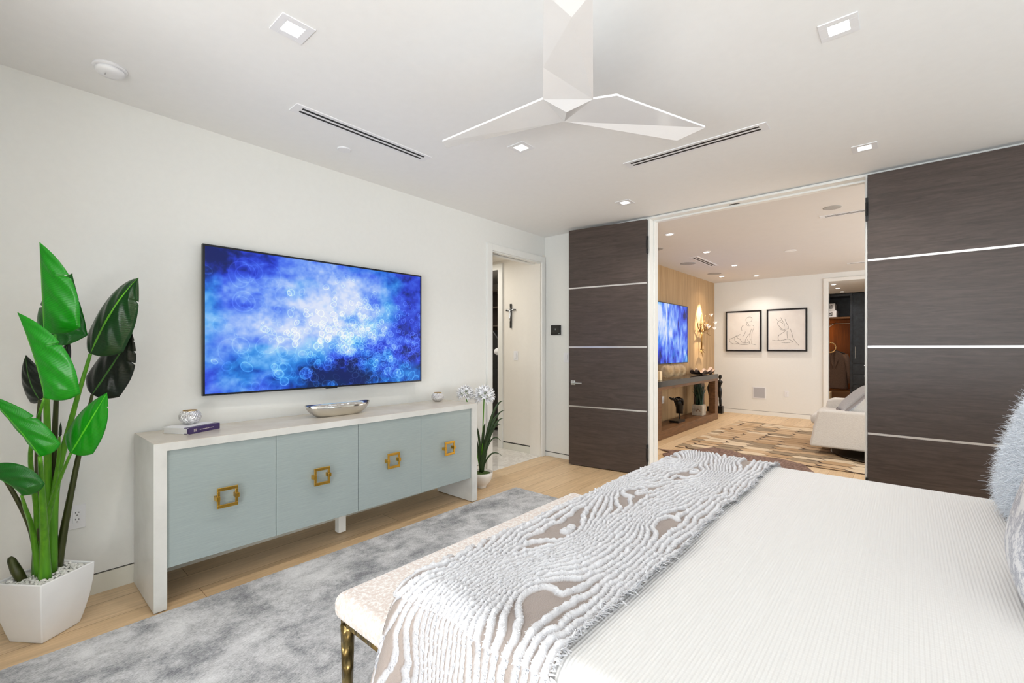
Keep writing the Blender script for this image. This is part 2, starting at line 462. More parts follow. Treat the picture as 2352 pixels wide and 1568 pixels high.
# hall beyond
hw = MB().box(-4.107, WL(4.55) - .0, 4.545, 4.6, 0.1, 2.52)
hw.box(-3.62, WL(4.515) - .003, 4.512, 4.56, 0, 2.45)
hw.box(-6.2, -5.1, 4.546, 4.7, 0, 2.52).box(-5.1, -4.107, 4.545, 4.7, 2.49, 2.52)
hw.prism([(WL(3.3) - T, 3.3), (-6.2, 3.3), (-6.2, 3.2), (WL(3.3) - T, 3.2)], 0, 2.52).box(-6.3, -6.2, 3.2, 6.2, 0, 2.52)
hw.box(-6.2, -4.0, 6.1, 6.2, 0, 2.52).box(-4.1, -4.0, 4.7, 6.1, 0, 2.52)
struct('wall_hall', hw, hall_m)
struct('trim_4', MB().box(-4.187, -4.107, 4.52, 4.56, 0, 2.49).box(-5.1, -4.187, 4.522, 4.56, 2.408, 2.488), trim_m, bev=.003)
struct('baseboard_hall', MB().box(-4.107, -3.62, 4.538, 4.56, 0, .085), base_m)
struct('trim_5', MB().box(-4.107, -3.62, 4.5445, 4.6, .085, .1), gap_m)
# back wall with the wide opening
JW = 4.78
bw = MB().box(-3.6, -2.075, 4.6, JW, .06, H1).box(-.24, 2.6, 4.6, JW, .06, H1).box(-2.075, -.24, 4.6, JW, 2.73, H1)
struct('wall_back', bw, wall_m)
struct('baseboard_back', MB().box(-3.45, -2.078, 4.598, JW, 0, .05).box(-.237, 2.6, 4.598, JW, 0, .05), trim_m)
struct('trim_6', MB().box(-3.45, -2.078, 4.606, JW, .05, .06).box(-.237, 2.6, 4.606, JW, .05, .06), gap_m)
fr = MB().box(-2.075, -2.05, 4.575, JW, 0, 2.725).box(-.252, -.24, 4.575, JW, 0, 2.725).box(-2.05, -.252, 4.575, JW, 2.712, 2.73)
fr.box(-2.05, -.252, 4.66, 4.70, 2.695, 2.712).box(-2.05, -2.035, 4.66, 4.70, 0, 2.695).box(-.262, -.252, 4.66, 4.70, 0, 2.695)
struct('trim_7', fr, trim_m, bev=.0015)
struct('trim_8', MB().box(-1.28, -1.19, 4.615, 4.64, 2.7095, 2.7125), black_m)
# walls behind and beside the camera with the window and an added side window
struct('wall_front', MB().box(-3.6, -1.7, -3.15, -3.0, 0, H1).box(2.2, 2.6, -3.15, -3.0, 0, H1).box(-1.7, 2.2, -3.15, -3.0, 2.55, H1).box(-1.7, 2.2, -3.15, -3.0, 0, .04), wall_m)
struct('wall_right', MB().box(2.48, 2.6, -3.0, 0, 0, H1).box(2.48, 2.6, 0, 3.9, 0, .5).box(2.48, 2.6, 0, 3.9, 2.5, H1).box(2.48, 2.6, 3.9, 4.6, 0, H1), wall_m)
struct('wall_light_block', MB().box(-3.5, -2.0, -3.0, -.55, 0, H1), wall_m)  # unseen block added to keep window light off the left corner
wf = MB()
for x in (-1.7, -.43, .86, 2.14): wf.box(x, x + .06, -3.12, -3.04, .04, 2.55)
wf.box(-1.7, 2.2, -3.12, -3.04, .04, .1).box(-1.7, 2.2, -3.12, -3.04, 2.49, 2.55)
win1 = struct('window_1', wf, black_m)
wg = struct('window_pane', MB().box(-1.64, 2.14, -3.085, -3.08, .1, 2.49), glassw_m, win1)
wf = MB()
for y in (0, 1.28, 2.56, 3.84): wf.box(2.5, 2.57, y, y + .06, .5, 2.5)
wf.box(2.5, 2.57, 0, 3.9, .5, .56).box(2.5, 2.57, 0, 3.9, 2.44, 2.5)
win2 = struct('window_added_side', wf, black_m)  # unseen frame added by guess around the side fill
struct('window_pane', MB().box(2.53, 2.535, .06, 3.84, .56, 2.44), glassw_m, win2)
# living room behind the opening
struct('wall_left_living', MB().box(-3.3, -3.12, JW, 10.2, 0, 2.735), veneer_m)
FY = 10.2
struct('wall_far', MB().box(-3.3, -1.184, FY, FY + .16, .085, 2.735).box(.2, 2.6, FY, FY + .16, 0, 2.735).box(-1.184, .2, FY, FY + .16, 2.64, 2.735), wall_m)
struct('baseboard_far', MB().box(-3.12, -1.184, FY - .001, FY + .1, 0, .079), trim_m)
struct('trim_9', MB().box(-3.12, -1.184, FY + .003, FY + .1, .079, .085), gap_m)
fr = MB().box(-1.184, -1.11, FY - .02, FY + .18, 0, 2.64).box(.126, .2, FY - .02, FY + .18, 0, 2.64).box(-1.11, .126, FY - .02, FY + .18, 2.575, 2.64)
struct('trim_10', fr, trim_m, bev=.004)
struct('wall_right_living', MB().box(2.48, 2.6, 4.78, 5.3, 0, 2.735).box(2.48, 2.6, 9.5, 10.2, 0, 2.735).box(2.48, 2.6, 5.3, 9.5, 0, .15).box(2.48, 2.6, 5.3, 9.5, 2.6, 2.735), wall_m)
wf = MB()
for y in (5.3, 6.68, 8.06, 9.44): wf.box(2.5, 2.57, y, y + .06, .15, 2.6)
wf.box(2.5, 2.57, 5.3, 9.5, .15, .21).box(2.5, 2.57, 5.3, 9.5, 2.54, 2.6)
win3 = struct('window_added_living', wf, black_m)  # unseen frame added to go with the living-room fill
struct('window_pane', MB().box(2.53, 2.535, 5.36, 9.44, .21, 2.54), glassw_m, win3)
struct('wall_closet', MB().box(-2.3, -2.2, FY + .16, 13.4, 0, 2.6).box(1.6, 1.7, FY + .16, 13.4, 0, 2.6).box(-2.3, 1.7, 13.4, 13.5, 0, 2.6).box(-2.2, -1.184, FY + .16, FY + .2, 0, 2.6), wall_m)


# ------------------------------------------------------------------ ceiling fittings
def downlight(loc, label, s, power, group, col=(1, .95, .88), rnd=False, spread=120):
    t = local('recessed_downlight', label, 'ceiling light', loc, 0, group)
    a = s / 2; i = s * .27
    if rnd:
        lpart('trim_ring', MB().lathe([(a, 0), (a, -.005), (i * 1.35, -.006), (i * 1.3, 0)], seg=28), plast_m, t, smooth=False)
        lpart('lens', MB().lathe([(0, -.002), (i * 1.3, -.002)], seg=24), lens_m, t)
    else:
        m = MB(); m.box(-a, a, -a, -i, -.005, 0).box(-a, a, i, a, -.005, 0).box(-a, -i, -i, i, -.005, 0).box(i, a, -i, i, -.005, 0)
        lpart('trim_ring', m, plast_m, t, bev=.001)
        lpart('lens', MB().box(-i, i, -i, i, -.003, -.001), lens_m, t)
    area('lamp_light', (0, 0, -.012), (0, 0, 0), i * 1.6, i * 1.6, power, col, spread, t)
    return t


d1 = downlight((-2.02, .868, H1), 'square recessed downlight in the ceiling nearest the smoke alarm', .14, 4, 'square bedroom downlights')
for loc, lb in (((-.225, 2.42, H1), 'square recessed downlight at the top right of the bedroom ceiling'),
                ((-2.02, 2.42, H1), 'square recessed downlight just below the left fan blade'),
                ((-.225, 3.985, H1), 'square recessed downlight above the right dark door leaf'),
                ((-2.035, 3.985, H1), 'small square recessed downlight above the left dark door leaf')):
    dup(d1, loc, lb)
H2 = 2.735
l1 = downlight((-2.19, 5.44, H2), 'warm living room downlight nearest the opening', .11, 6, 'round living room downlights', (1, .92, .83), True)
for loc, lb in (((-2.19, 6.8, H2), 'living room downlight beside the short slot vent'),
                ((-2.19, 8.2, H2), 'third downlight of the receding living room row'),
                ((-2.19, 9.64, H2), 'farthest living room downlight above the framed drawings')):
    dup(l1, loc, lb)
l5 = downlight((-2.71, 9.29, H2), 'downlight aimed at the gold branch wall sculpture', .11, 3, 'round living room downlights', (1, .82, .62), True)
sp = bpy.data.lights.new('lamp_spot', 'SPOT'); sp.energy = 330; sp.spot_size = math.radians(32); sp.spot_blend = .7; sp.color = (1, .90, .74); sp.shadow_soft_size = .02
so = bpy.data.objects.new('lamp_spot', sp); C.objects.link(so); so.parent = l5
so.location = (0, 0, -.02); so.rotation_euler = (Vector((-3.12, 9.25, 1.80)) - Vector((-2.71, 9.29, 2.71))).to_track_quat('-Z', 'Y').to_euler()
k1 = downlight((-1.095, 10.9, 2.6), 'nearest of the three closet downlights', .11, 3, 'closet downlights', (1, .9, .8), True)
dup(k1, (-1.095, 11.62, 2.6), 'middle one of the three closet downlights'); dup(k1, (-1.095, 12.4, 2.6), 'farthest of the three closet downlights')


def slot_vent(loc, lx, ly, label, nsl=2, group='slot air vents'):
    t = local('slot_vent', label, 'air vent', loc, 0, group)
    m = MB(); d = MB()
    along_y = ly > lx; W, Ln = (lx, ly) if along_y else (ly, lx)
    sl = W * .19; e = .045
    xs = [-W * .18, W * .18]
    def bx(mm, a0, a1, b0, b1, z0, z1):
        if along_y: mm.box(a0, a1, b0, b1, z0, z1)
        else: mm.box(b0, b1, a0, a1, z0, z1)
    bx(m, -W / 2, xs[0] - sl / 2, -Ln / 2, Ln / 2, -.005, 0); bx(m, xs[0] + sl / 2, xs[1] - sl / 2, -Ln / 2 + e, Ln / 2 - e, -.005, 0); bx(m, xs[1] + sl / 2, W / 2, -Ln / 2, Ln / 2, -.005, 0)
    bx(m, xs[0] - sl / 2, xs[1] + sl / 2, -Ln / 2, -Ln / 2 + e, -.005, 0); bx(m, xs[0] - sl / 2, xs[1] + sl / 2, Ln / 2 - e, Ln / 2, -.005, 0)
    for x in xs: bx(d, x - sl / 2, x + sl / 2, -Ln / 2 + e, Ln / 2 - e, -.0046, -.001)
    lpart('vent_frame', m, plast_m, t); lpart('slot', d, closetd_m, t)
    return t


slot_vent((-2.668, 1.633, H1), .11, .97, 'long two-slot vent on the ceiling over the television')
slot_vent((-1.136, 3.19, H1), .96, .115, 'long two-slot vent on the ceiling in front of the double doors')
slot_vent((-2.455, 7.52, H2), .13, 1.0, 'short-looking two-slot vent in the living room ceiling beside the speakers')
slot_vent((-.2, 5.78, H2), 1.0, .09, 'thin slot vent in the living room ceiling cut by the right door')
slot_vent((-.3, 9.25, H2), .9, .09, 'small distant slot vent above the closet doorway')

t = thing('smoke_alarm', 'round white smoke alarm on the ceiling at top left', 'smoke alarm', (-2.985, .395, H1))
obj('base_plate', MB().lathe([(.066, 0), (.068, -.006), (.064, -.010), (.056, -.012)], (-2.985, .395, H1), 36), plast_m, t, smooth=False)
obj('sensor_cover', MB().lathe([(.052, -.010), (.058, -.015), (.058, -.024), (.050, -.034), (.03, -.038), (0, -.039)], (-2.985, .395, H1), 36), plast_m, t, smooth=True)
obj('indicator', MB().box(-2.99, -2.97, .375, .379, H1 - .0405, H1 - .0375), grille_m, t)
tag(obj('sprinkler_cover', MB().lathe([(.046, 0), (.046, -.006), (.043, -.008), (0, -.008)], (-2.975, 1.632, H1), 32), plast_m, smooth=False), 'flat white disc cover on the ceiling left of the slot vent', 'sprinkler cover')
for x, y, r, lb, cat in ((-2.67, 6.12, .11, 'round ceiling speaker half hidden by the left door frame', 'ceiling speaker'), (-2.715, 7.52, .12, 'round ceiling speaker beside the short living room slot vent', 'ceiling speaker'),
                    (-2.715, 8.87, .12, 'farther round ceiling speaker near the wood panelled wall', 'ceiling speaker'), (-.56, 5.46, .075, 'grey round ceiling disc beside the thin slot vent', 'ceiling speaker'),
                    (-1.26, 7.49, .075, 'faint round cover in the middle of the living room ceiling', 'ceiling cover')):
    tag(obj('ceiling_speaker', MB().lathe([(r, 0), (r, -.004), (r - .006, -.006), (0, -.006)], (x, y, H2), 32), spk_m if cat == 'ceiling speaker' else ceil_m), lb, cat, 'round ceiling speakers')

# ------------------------------------------------------------------ ceiling fan: three faceted blades
fan = thing('ceiling_fan', 'white three-blade ceiling fan with faceted blades over the bed', 'ceiling fan', (-1.19, 1.75, H1))


def folded(pts, faces, rim, th=.009):
    """folded plate: bottom facets given as vertex triples, the rim outline closes the thickness"""
    n = len(pts); F = []
    P_ = [Vector(p) for p in pts]
    for f in faces:
        g = f if ((P_[f[1]] - P_[f[0]]).cross(P_[f[2]] - P_[f[0]])).z < 0 else f[::-1]
        F.append(g); F.append(tuple(i + n for i in g[::-1]))
    for i in range(len(rim)):
        a, bq = rim[i], rim[(i + 1) % len(rim)]; F.append((a, bq, bq + n, a + n))
    return MB().add(list(pts) + [(x, y, z + th) for x, y, z in pts], F)


A_ = (-1.258, 1.835, 2.45); F_ = (-1.195, 1.58, 2.43); G_ = (-1.031, 1.723, 2.43); H_ = (-1.158, 1.706, 2.41)
obj('blade', folded([A_, G_, (-.935, 1.757, 2.425), (-.748, 2.305, 2.43), (-.89, 2.31, 2.41)], [(0, 1, 2), (0, 2, 3), (0, 3, 4)], [0, 1, 2, 3, 4]), fan_m, fan)
obj('blade', folded([A_, F_, (-1.822, 1.545, 2.42), (-1.888, 1.632, 2.437), (-1.40, 1.80, 2.455)], [(0, 1, 2), (0, 2, 3), (0, 3, 4)], [0, 1, 2, 3, 4]), fan_m, fan)
obj('blade', folded([F_, (-1.069, 1.414, 2.44), G_, H_, (-.825, 1.095, 2.42), (-.714, 1.191, 2.42), (-.809, 1.221, 2.405)],
                    [(0, 1, 2), (0, 2, 3), (1, 6, 2), (1, 4, 6), (4, 5, 6), (6, 5, 2)], [0, 1, 4, 5, 2, 3]), fan_m, fan)
obj('hub', folded([F_, G_, H_, A_, (-1.16, 1.80, 2.45)], [(0, 2, 3), (2, 1, 3), (1, 4, 3)], [0, 2, 1, 4, 3], .03), fan_m, fan)
obj('downrod', MB().tube([(-1.19, 1.75, 2.45), (-1.19, 1.75, 2.70)], .016, 12), fan_m, fan, smooth=True)
obj('canopy', MB().lathe([(.03, -.07), (.065, -.06), (.075, 0)], (-1.19, 1.75, H1), 28), fan_m, fan, smooth=True)


# ------------------------------------------------------------------ television pictures, painted as a coloured mesh behind the glass
def paint(nx, ny, seed, mode):
    X, Y = np.meshgrid(np.linspace(0, 1, nx), np.linspace(0, 1, ny)); r = np.random.default_rng(seed)
    g = lambda cx, cy, sx, sy: np.exp(-((X - cx) / sx) ** 2 - ((Y - cy) / sy) ** 2)
    if mode == 0:
        ang = np.arctan2(Y - .95, (X - .5) * 1.7); rad = np.hypot((X - .5) * 1.7, Y - .95)
        L = .40 + .55 * g(.52, .78, .24, .28) + .34 * g(.24, .52, .30, .2) + .22 * g(.1, .3, .25, .3) + .28 * g(.52, .5, .3, .22) + .2 * g(.8, .45, .2, .16)
        L -= .30 * g(.04, .92, .22, .14) + .34 * g(.06, .60, .14, .06) + .55 * g(.62, .12, .12, .16) + .38 * g(.42, .12, .12, .12) + .4 * g(.93, .78, .10, .14) + .34 * g(.9, .50, .07, .08) + .25 * g(.97, .25, .08, .2) + .35 * g(.60, .55, .04, .04) + .25 * g(.75, .33, .05, .1)
        wx = (fbm(X * 4, Y * 3, seed + 50, 3) - .5) * 1.2; wy = (fbm(X * 4, Y * 3, seed + 60, 3) - .5) * 1.2
        nz = fbm(X * 7 + wx + 3, Y * 7 + wy + 5, seed, 5) * .55 + fbm(ang * 2.2 + 20 + wx, rad * 6 + wy + 3, seed + 2, 5) * .2 + fbm(X * 22, Y * 14, seed + 9, 4) * .25
        L = .02 + L * .82 + (nz - .5) * 1.35 + (fbm(X * 60, Y * 34, seed + 19, 3) - .5) * .22
    else:
        L = .5 + .45 * g(.2, .8, .35, .35) - .4 * g(.9, .85, .25, .2) + .15 * g(.6, .5, .4, .2) - .3 * g(.3, .05, .3, .2)
        L += (fbm(X * 22, Y * 6, seed, 5) - .5) * 1.3
    hue = fbm(X * 5, Y * 4, seed + 30, 3) + .25 * (.5 - Y) * (1 if mode == 0 else .3)
    stops = np.array([[10, 28, 100], [34, 60, 205], [66, 106, 240], [112, 156, 250], [168, 198, 255], [222, 232, 255]], float)
    cyan = np.array([[6, 40, 96], [18, 88, 190], [44, 134, 228], [104, 178, 248], [168, 212, 255], [226, 236, 255]], float)
    def col(L):
        t = np.clip(L, 0, 1) * 4.999; i = t.astype(int); f = (t - i)[..., None]
        c = stops[i] * (1 - f) + stops[np.minimum(i + 1, 5)] * f; d = cyan[i] * (1 - f) + cyan[np.minimum(i + 1, 5)] * f
        k = np.clip((hue - .52) * 5, 0, 1)[..., None]
        return c * (1 - k) + d * k
    add = np.zeros_like(L); glow = np.zeros_like(L)
    if mode == 0:
        for q in range(620):
            if q < 26: cx, cy = r.random(2) * [.35, .9]; R = r.uniform(.03, .1)
            else:
                cx = r.normal(.68, .22); cy = r.normal(.34, .2); R = r.uniform(.010, .030) * (1 + 1.6 * max(0, .5 - cy))
            a = r.uniform(0, PI); ex = r.uniform(.6, 1)
            dx = (X - cx) * 1.78; dy = Y - cy
            if R <= 0: continue
            u = dx * math.cos(a) + dy * math.sin(a); v = (-dx * math.sin(a) + dy * math.cos(a)) / ex
            d = np.hypot(u, v) / R + .03 * np.sin(np.arctan2(v, u) * 3 + a * 5)
            k = r.uniform(.25, .9) * (.5 if q < 26 else 1)
            add = np.maximum(add, k * np.exp(-((d - 1) * R / (.0022 + .012 * R)) ** 2) * (.34 if R > .014 else .30))
            glow += np.where(d < 1, (.12 + .14 * np.clip(d, 0, 1) ** 3 + .16 * np.exp(-(d / .3) ** 2)) * k - .07, 0)
    c = col(L + np.clip(glow, -.18, .30)) + add[..., None] * np.array([180, 200, 220])
    c = np.clip(c, 0, 255) / 255
    return np.where(c <= .04045, c / 12.92, ((c + .055) / 1.055) ** 2.4)


pic_m = bpy.data.materials.new('lit_screen_picture'); pic_m.use_nodes = True
nt = pic_m.node_tree; b = nt.nodes['Principled BSDF']; at = nt.nodes.new('ShaderNodeVertexColor'); at.layer_name = 'picture'
nt.links.new(at.outputs['Color'], b.inputs['Emission Color']); b.inputs['Emission Strength'].default_value = .76
b.inputs['Base Color'].default_value = (.004, .004, .006, 1); b.inputs['Roughness'].default_value = .35; b.inputs['Specular IOR Level'].default_value = .2


def television(y0, y1, z0, z1, xw, xf, label, nx, ny, mode, seed):
    t = thing('television', label, 'television', (xw, (y0 + y1) / 2, z0))
    e = .012
    m = MB().box(xf - .028, xf, y0, y0 + e, z0, z1).box(xf - .028, xf, y1 - e, y1, z0, z1).box(xf - .028, xf, y0 + e, y1 - e, z0, z0 + e).box(xf - .028, xf, y0 + e, y1 - e, z1 - e, z1)
    m.box(xf - .028, xf - .012, y0 + e, y1 - e, z0 + e, z1 - e)
    obj('bezel', m, tvf_m, t)
    yy, zz = np.meshgrid(np.linspace(y0 + e, y1 - e, nx), np.linspace(z0 + e, z1 - e, ny))
    P = np.stack([np.full_like(yy, xf - .003), yy, zz], -1)
    grid_obj('screen', P, pic_m, t, False, color=paint(nx, ny, seed, mode))
    ym = (y0 + y1) / 2
    obj('sensor_bump', MB().box(xf - .02, xf - .002, ym - .045, ym + .045, z0 - .008, z0 + .001), tvf_m, t, bev=.003)
    obj('wall_mount', MB().box(xw + .0, xf - .026, ym - .3, ym + .3, z0 + .2, z1 - .2), black_m, t)


television(.874, 2.562, 1.050, 2.001, WL(1.7) + .004, -3.31, 'large wall television over the blue sideboard showing glowing jellyfish', 760, 428, 0, 5)
television(6.8, 8.437, 1.083, 2.112, -3.12, -3.05, 'living room television on the wood panelled wall showing a blue picture', 220, 160, 1, 11)

# ------------------------------------------------------------------ sideboard
SX, SB = -2.875, -3.395
y0, y1, zt = .547, 2.838, .862
sbd = thing('sideboard', 'long pale sideboard with four blue-grey doors below the television', 'sideboard', ((SX + SB) / 2, (y0 + y1) / 2, 0))
SBk = WL(1.7) + .045
fm = MB(); ya_, yb_ = y0 + .056, y1 - .062; zi = zt - .041; zf = zt - .001
up = [(y0, .006), (ya_, .006), (ya_, zi), (yb_, zi), (yb_, .006), (y1, .006), (y1, zf), (y0, zf)]
fm.add([(SX, a_, z_) for a_, z_ in up] + [(SBk, a_, z_) for a_, z_ in up], [(0, 1, 2, 7), (2, 3, 6, 7), (3, 4, 5, 6), (15, 10, 9, 8), (15, 14, 11, 10), (14, 13, 12, 11)] + [((i + 1) % 8, i, i + 8, (i + 1) % 8 + 8) for i in range(8)])
obj('frame', fm, sidebd_m, sbd)
obj('top', MB().box(SBk, SX - .002, y0 + .001, y1 - .001, zt - .001, zt + .0005), sidetop_m, sbd)
obj('carcass', MB().box(SBk, SX - .045, y0 + .056, y1 - .062, .212, zt - .041), blue_m, sbd)
for xa_ in (SX - .04, SBk + .01):
    for ya_ in (y0 + .01, y1 - .05): obj('foot_pad', MB().box(xa_, xa_ + .03, ya_, ya_ + .04, 0, .006), black_m, sbd)
for yy in (1.69,): obj('centre_leg', MB().box(-3.16, -3.105, yy - .028, yy + .028, .01, .212), trim_m, sbd, bev=.002)
ds = [.604, 1.143, 1.689, 2.231, 2.775]
for i in range(4):
    a, bq = ds[i] + .0015, ds[i + 1] - .0015
    d = obj('door', MB().box(SX - .044, SX - .012, a, bq, .212, zt - .043), blue_m, sbd, bev=.0015)
    c = (ds[i] + ds[i + 1]) / 2; z = .522; r = .052; t_ = .014; xa, xb = SX + .012, SX + .022
    h = MB().box(xa, xb, c - r, c + r, z + r - t_, z + r + .004).box(xa, xb, c - r, c + r, z - r - .004, z - r + t_).box(xa, xb, c - r, c - r + t_, z - r + t_, z + r - t_).box(xa, xb, c + r - t_, c + r, z - r + t_, z + r - t_)
    for s_ in (-1, 1): h.box(SX - .014, SX + .027, c + s_ * (r - .004) - .010, c + s_ * (r - .004) + .010, z - .012, z + .012)
    ho = sub('handle', h, brass_m, d, bev=.0015)
    ho.matrix_parent_inverse = Matrix.Identity(4)

# things on the sideboard
bk = thing('book', 'hardback book with purple spine lying under the near votive', 'book', (-3.18, .79, zt + .001))
M = Matrix.Translation((-3.172, .792, zt + .001)) @ Matrix.Rotation(math.radians(28), 4, 'Z')
# spine faces the room
obj('pages', MB().box(-.100, .070, -.098, .098, .003, .032).xf(M), bookp_m, bk)
obj('cover', MB().box(-.104, .078, -.102, .102, 0, .003).box(-.104, .078, -.102, .102, .032, .035).xf(M), plast_m, bk)
obj('spine', MB().box(.066, .082, -.102, .102, -.0005, .0355).box(.045, .07, -.1025, .1025, -.0006, .003).box(.045, .07, -.1025, .1025, .032, .0356).xf(M), purple_m, bk, bev=.003)
tm = MB()
for q in range(9): tm.box(.0818, .0826, -.035 + q * .0105, -.027 + q * .0105, .015, .019)
for q in range(3): tm.box(.0818, .0826, -.072 + q * .006, -.069 + q * .006, .010, .026)
obj('spine_lettering', tm.xf(M), strip_m, bk)


def votive(loc, r, label):
    t = local('votive_holder', label, 'candle holder', loc, 0, 'mosaic votive holders')
    prof = [(r * .45, 0)]
    for k in range(1, 13):
        a = -1.1 + k * (1.1 + .92) / 12; prof.append((r * math.cos(a), r * .80 * (math.sin(a) + math.sin(1.1))))
    zt_ = prof[-1][1]; inner = [(p[0] - .004, p[1]) for p in prof[::-1]]
    inner[-1] = (.004, .006)
    lpart('bowl', MB().lathe(prof + [(prof[-1][0] - .002, zt_ + .001)] + inner[1:] + [(0, .006)], seg=40), crush_m, t, smooth=True)
    lpart('rim', MB().tube([(prof[-1][0] * math.cos(a), prof[-1][0] * math.sin(a), zt_) for a in np.linspace(0, 2 * PI, 33)], .0018, 6), brass_m, t, smooth=True)
    return t


votive((-3.235, .79, zt + .0375), .058, 'round mirrored mosaic votive standing on the purple book')
votive((-3.25, 2.70, zt + .0015), .058, 'small mirrored mosaic votive alone at the far end of the sideboard')
# silver boat bowl
t = thing('serving_bowl', 'long polished silver bowl on the sideboard below the television', 'bowl', (-3.14, 1.68, zt + .001))
m = MB(); nu = 48; prof = [(0, 0), (.62, 0), (.72, .006), (.86, .03), (.95, .055), (1.0, .078), (.985, .0785), (.93, .056), (.83, .032), (.70, .012), (0, .008)]
vs = []
for r_, z_ in prof:
    for k in range(nu):
        a = 2 * PI * k / nu; ca, sa = math.cos(a), math.sin(a)
        ex = .45
        yy = .245 * r_ * math.copysign(abs(ca) ** .72, ca); xx = .085 * (r_ if r_ > .5 else r_) * math.copysign(abs(sa) ** .8, sa)
        vs.append((-3.14 + xx, 1.68 + yy, zt + .001 + z_ * (1.0 + .10 * abs(ca) ** 3)))
fs = [(i * nu + k, i * nu + (k + 1) % nu, (i + 1) * nu + (k + 1) % nu, (i + 1) * nu + k) for i in range(len(prof) - 1) for k in range(nu)]
obj('bowl_body', m.add(vs, fs), mat('polished_silver', (222, 220, 214), .06, 1), t, smooth=True)
m = MB()
for k in range(38):
    a = random.uniform(-.19, .19); bq = random.uniform(-.045, .045) * (1 - abs(a) * 3)
    r_ = random.uniform(.012, .017); m.lathe([(0, -r_), (r_ * .7, -r_ * .7), (r_, 0), (r_ * .7, r_ * .7), (0, r_)], (-3.14 + bq, 1.68 + a, zt + .052 + random.uniform(0, .012)), 8)
tag(obj('decorative_pebbles', m, gravel_m, smooth=True), 'white and dark pebbles filling the silver bowl', 'pebbles', kind='stuff')

# ------------------------------------------------------------------ wall fittings
def plate(name, label, origin, W, Hh_, kind, side='x', cat='outlet', ang=0, group='wall plates'):
    t = local(name, label, cat, origin, ang, group)
    # modelled facing +x
    lpart('plate', MB().box(0, .005, -W / 2, W / 2, -Hh_ / 2, Hh_ / 2), plast_m, t, bev=.001)
    if kind == 'outlet':
        o = lpart('receptacle', MB().box(.004, .0075, -.0165, .0165, -.034, .034), plast_m, t, bev=.001)
        s_ = MB()
        for zc in (-.018, .018):
            s_.box(.0072, .0079, -.008, -.0055, zc + .002, zc + .010).box(.0072, .0079, .0055, .008, zc + .002, zc + .009).box(.0072, .0079, -.0025, .0025, zc - .010, zc - .0055)
        sub('slot', s_, gap_m, o)
    else:
        lpart('rocker', MB().box(.004, .009, -.0165, .0165, -.034, .034), plast_m, t, bev=.0015)
    return t


plate('wall_outlet', 'white duplex outlet on the wall between the tall plant and the sideboard', (WL(.31), .311, .446), .068 + .0, .125, 'outlet', ang=-.0207)
plate('light_switch', 'white switch on the stub wall beside the left dark door', (-3.124, 4.599, 1.235), .075, .118, 'switch', ang=-PI / 2, cat='light switch')
plate('light_switch', 'white switch below the crucifix in the hall', (-3.882, 4.544, 1.25), .07, .118, 'switch', ang=-PI / 2, cat='light switch')
plate('wall_outlet', 'faint white outlet low on the far wall right of the grille', (-1.78, FY - .001, .456), .07, .12, 'outlet', ang=-PI / 2)
plate('wall_outlet', 'cream outlet on the wood wall inside the console opening', (-3.119, 7.47, .475), .09, .12, 'outlet')
t = thing('thermostat', 'black square thermostat on the stub wall left of the dark door', 'thermostat', (-3.272, 4.6, 1.57))
obj('housing', MB().box(-3.345, -3.2, 4.58, 4.599, 1.51, 1.632), black_m, t, bev=.006)
obj('screen', MB().box(-3.33, -3.215, 4.5785, 4.5805, 1.54, 1.62), screen_m, t)
rd_m = mat('grey_readout', (150, 158, 158), .4)
obj('button', MB().box(-3.225, -3.212, 4.5780, 4.5805, 1.519, 1.531), rd_m, t)
obj('readout', MB().box(-3.278, -3.27, 4.5778, 4.58, 1.57, 1.59), rd_m, t)
# crucifix
cx, cy, cz = -3.965, 4.543, 1.78
t = thing('crucifix', 'dark wooden crucifix with silver figure on the hall wall', 'crucifix', (cx, cy, cz))
obj('upright', MB().box(cx - .013, cx + .013, cy - .014, cy, cz - .165, cz + .155), ebony_m, t, bev=.003)
obj('crossbar', MB().box(cx - .085, cx + .085, cy - .0138, cy - .001, cz + .062, cz + .079), ebony_m, t, bev=.003)
m = MB().tube([(cx, cy - .022, cz + .075), (cx, cy - .026, cz + .045), (cx + .002, cy - .026, cz + .01), (cx - .002, cy - .026, cz - .03), (cx, cy - .022, cz - .075)], [.007, .011, .009, .008, .004], 8)
m.lathe([(0, -.011), (.008, -.006), (.009, 0), (.007, .008), (0, .011)], (cx + .003, cy - .026, cz + .092), 10)
m.tube([(cx - .075, cy - .018, cz + .088), (cx - .04, cy - .022, cz + .072), (cx, cy - .024, cz + .066), (cx + .04, cy - .022, cz + .072), (cx + .075, cy - .018, cz + .088)], [.004, .005, .007, .005, .004], 6)
obj('figure', m, chrome_m, t, smooth=True)
tag(obj('strike_plate', MB().box(-3.594, -3.57, 4.5125, 4.5155, .89, 1.03), chrome_m), 'metal strike plate on the hall door jamb', 'strike plate')
tag(obj('wall_grille', MB().box(-2.375, -2.14, FY - .008, FY - .001, .335, .565), [plast_m]), 'square white grille low on the far living room wall', 'wall grille')
gr = bpy.data.objects['wall_grille']
g2 = sub('grille_cloth', MB().box(-2.36, -2.155, FY - .010, FY - .007, .35, .55), grille_m, gr)

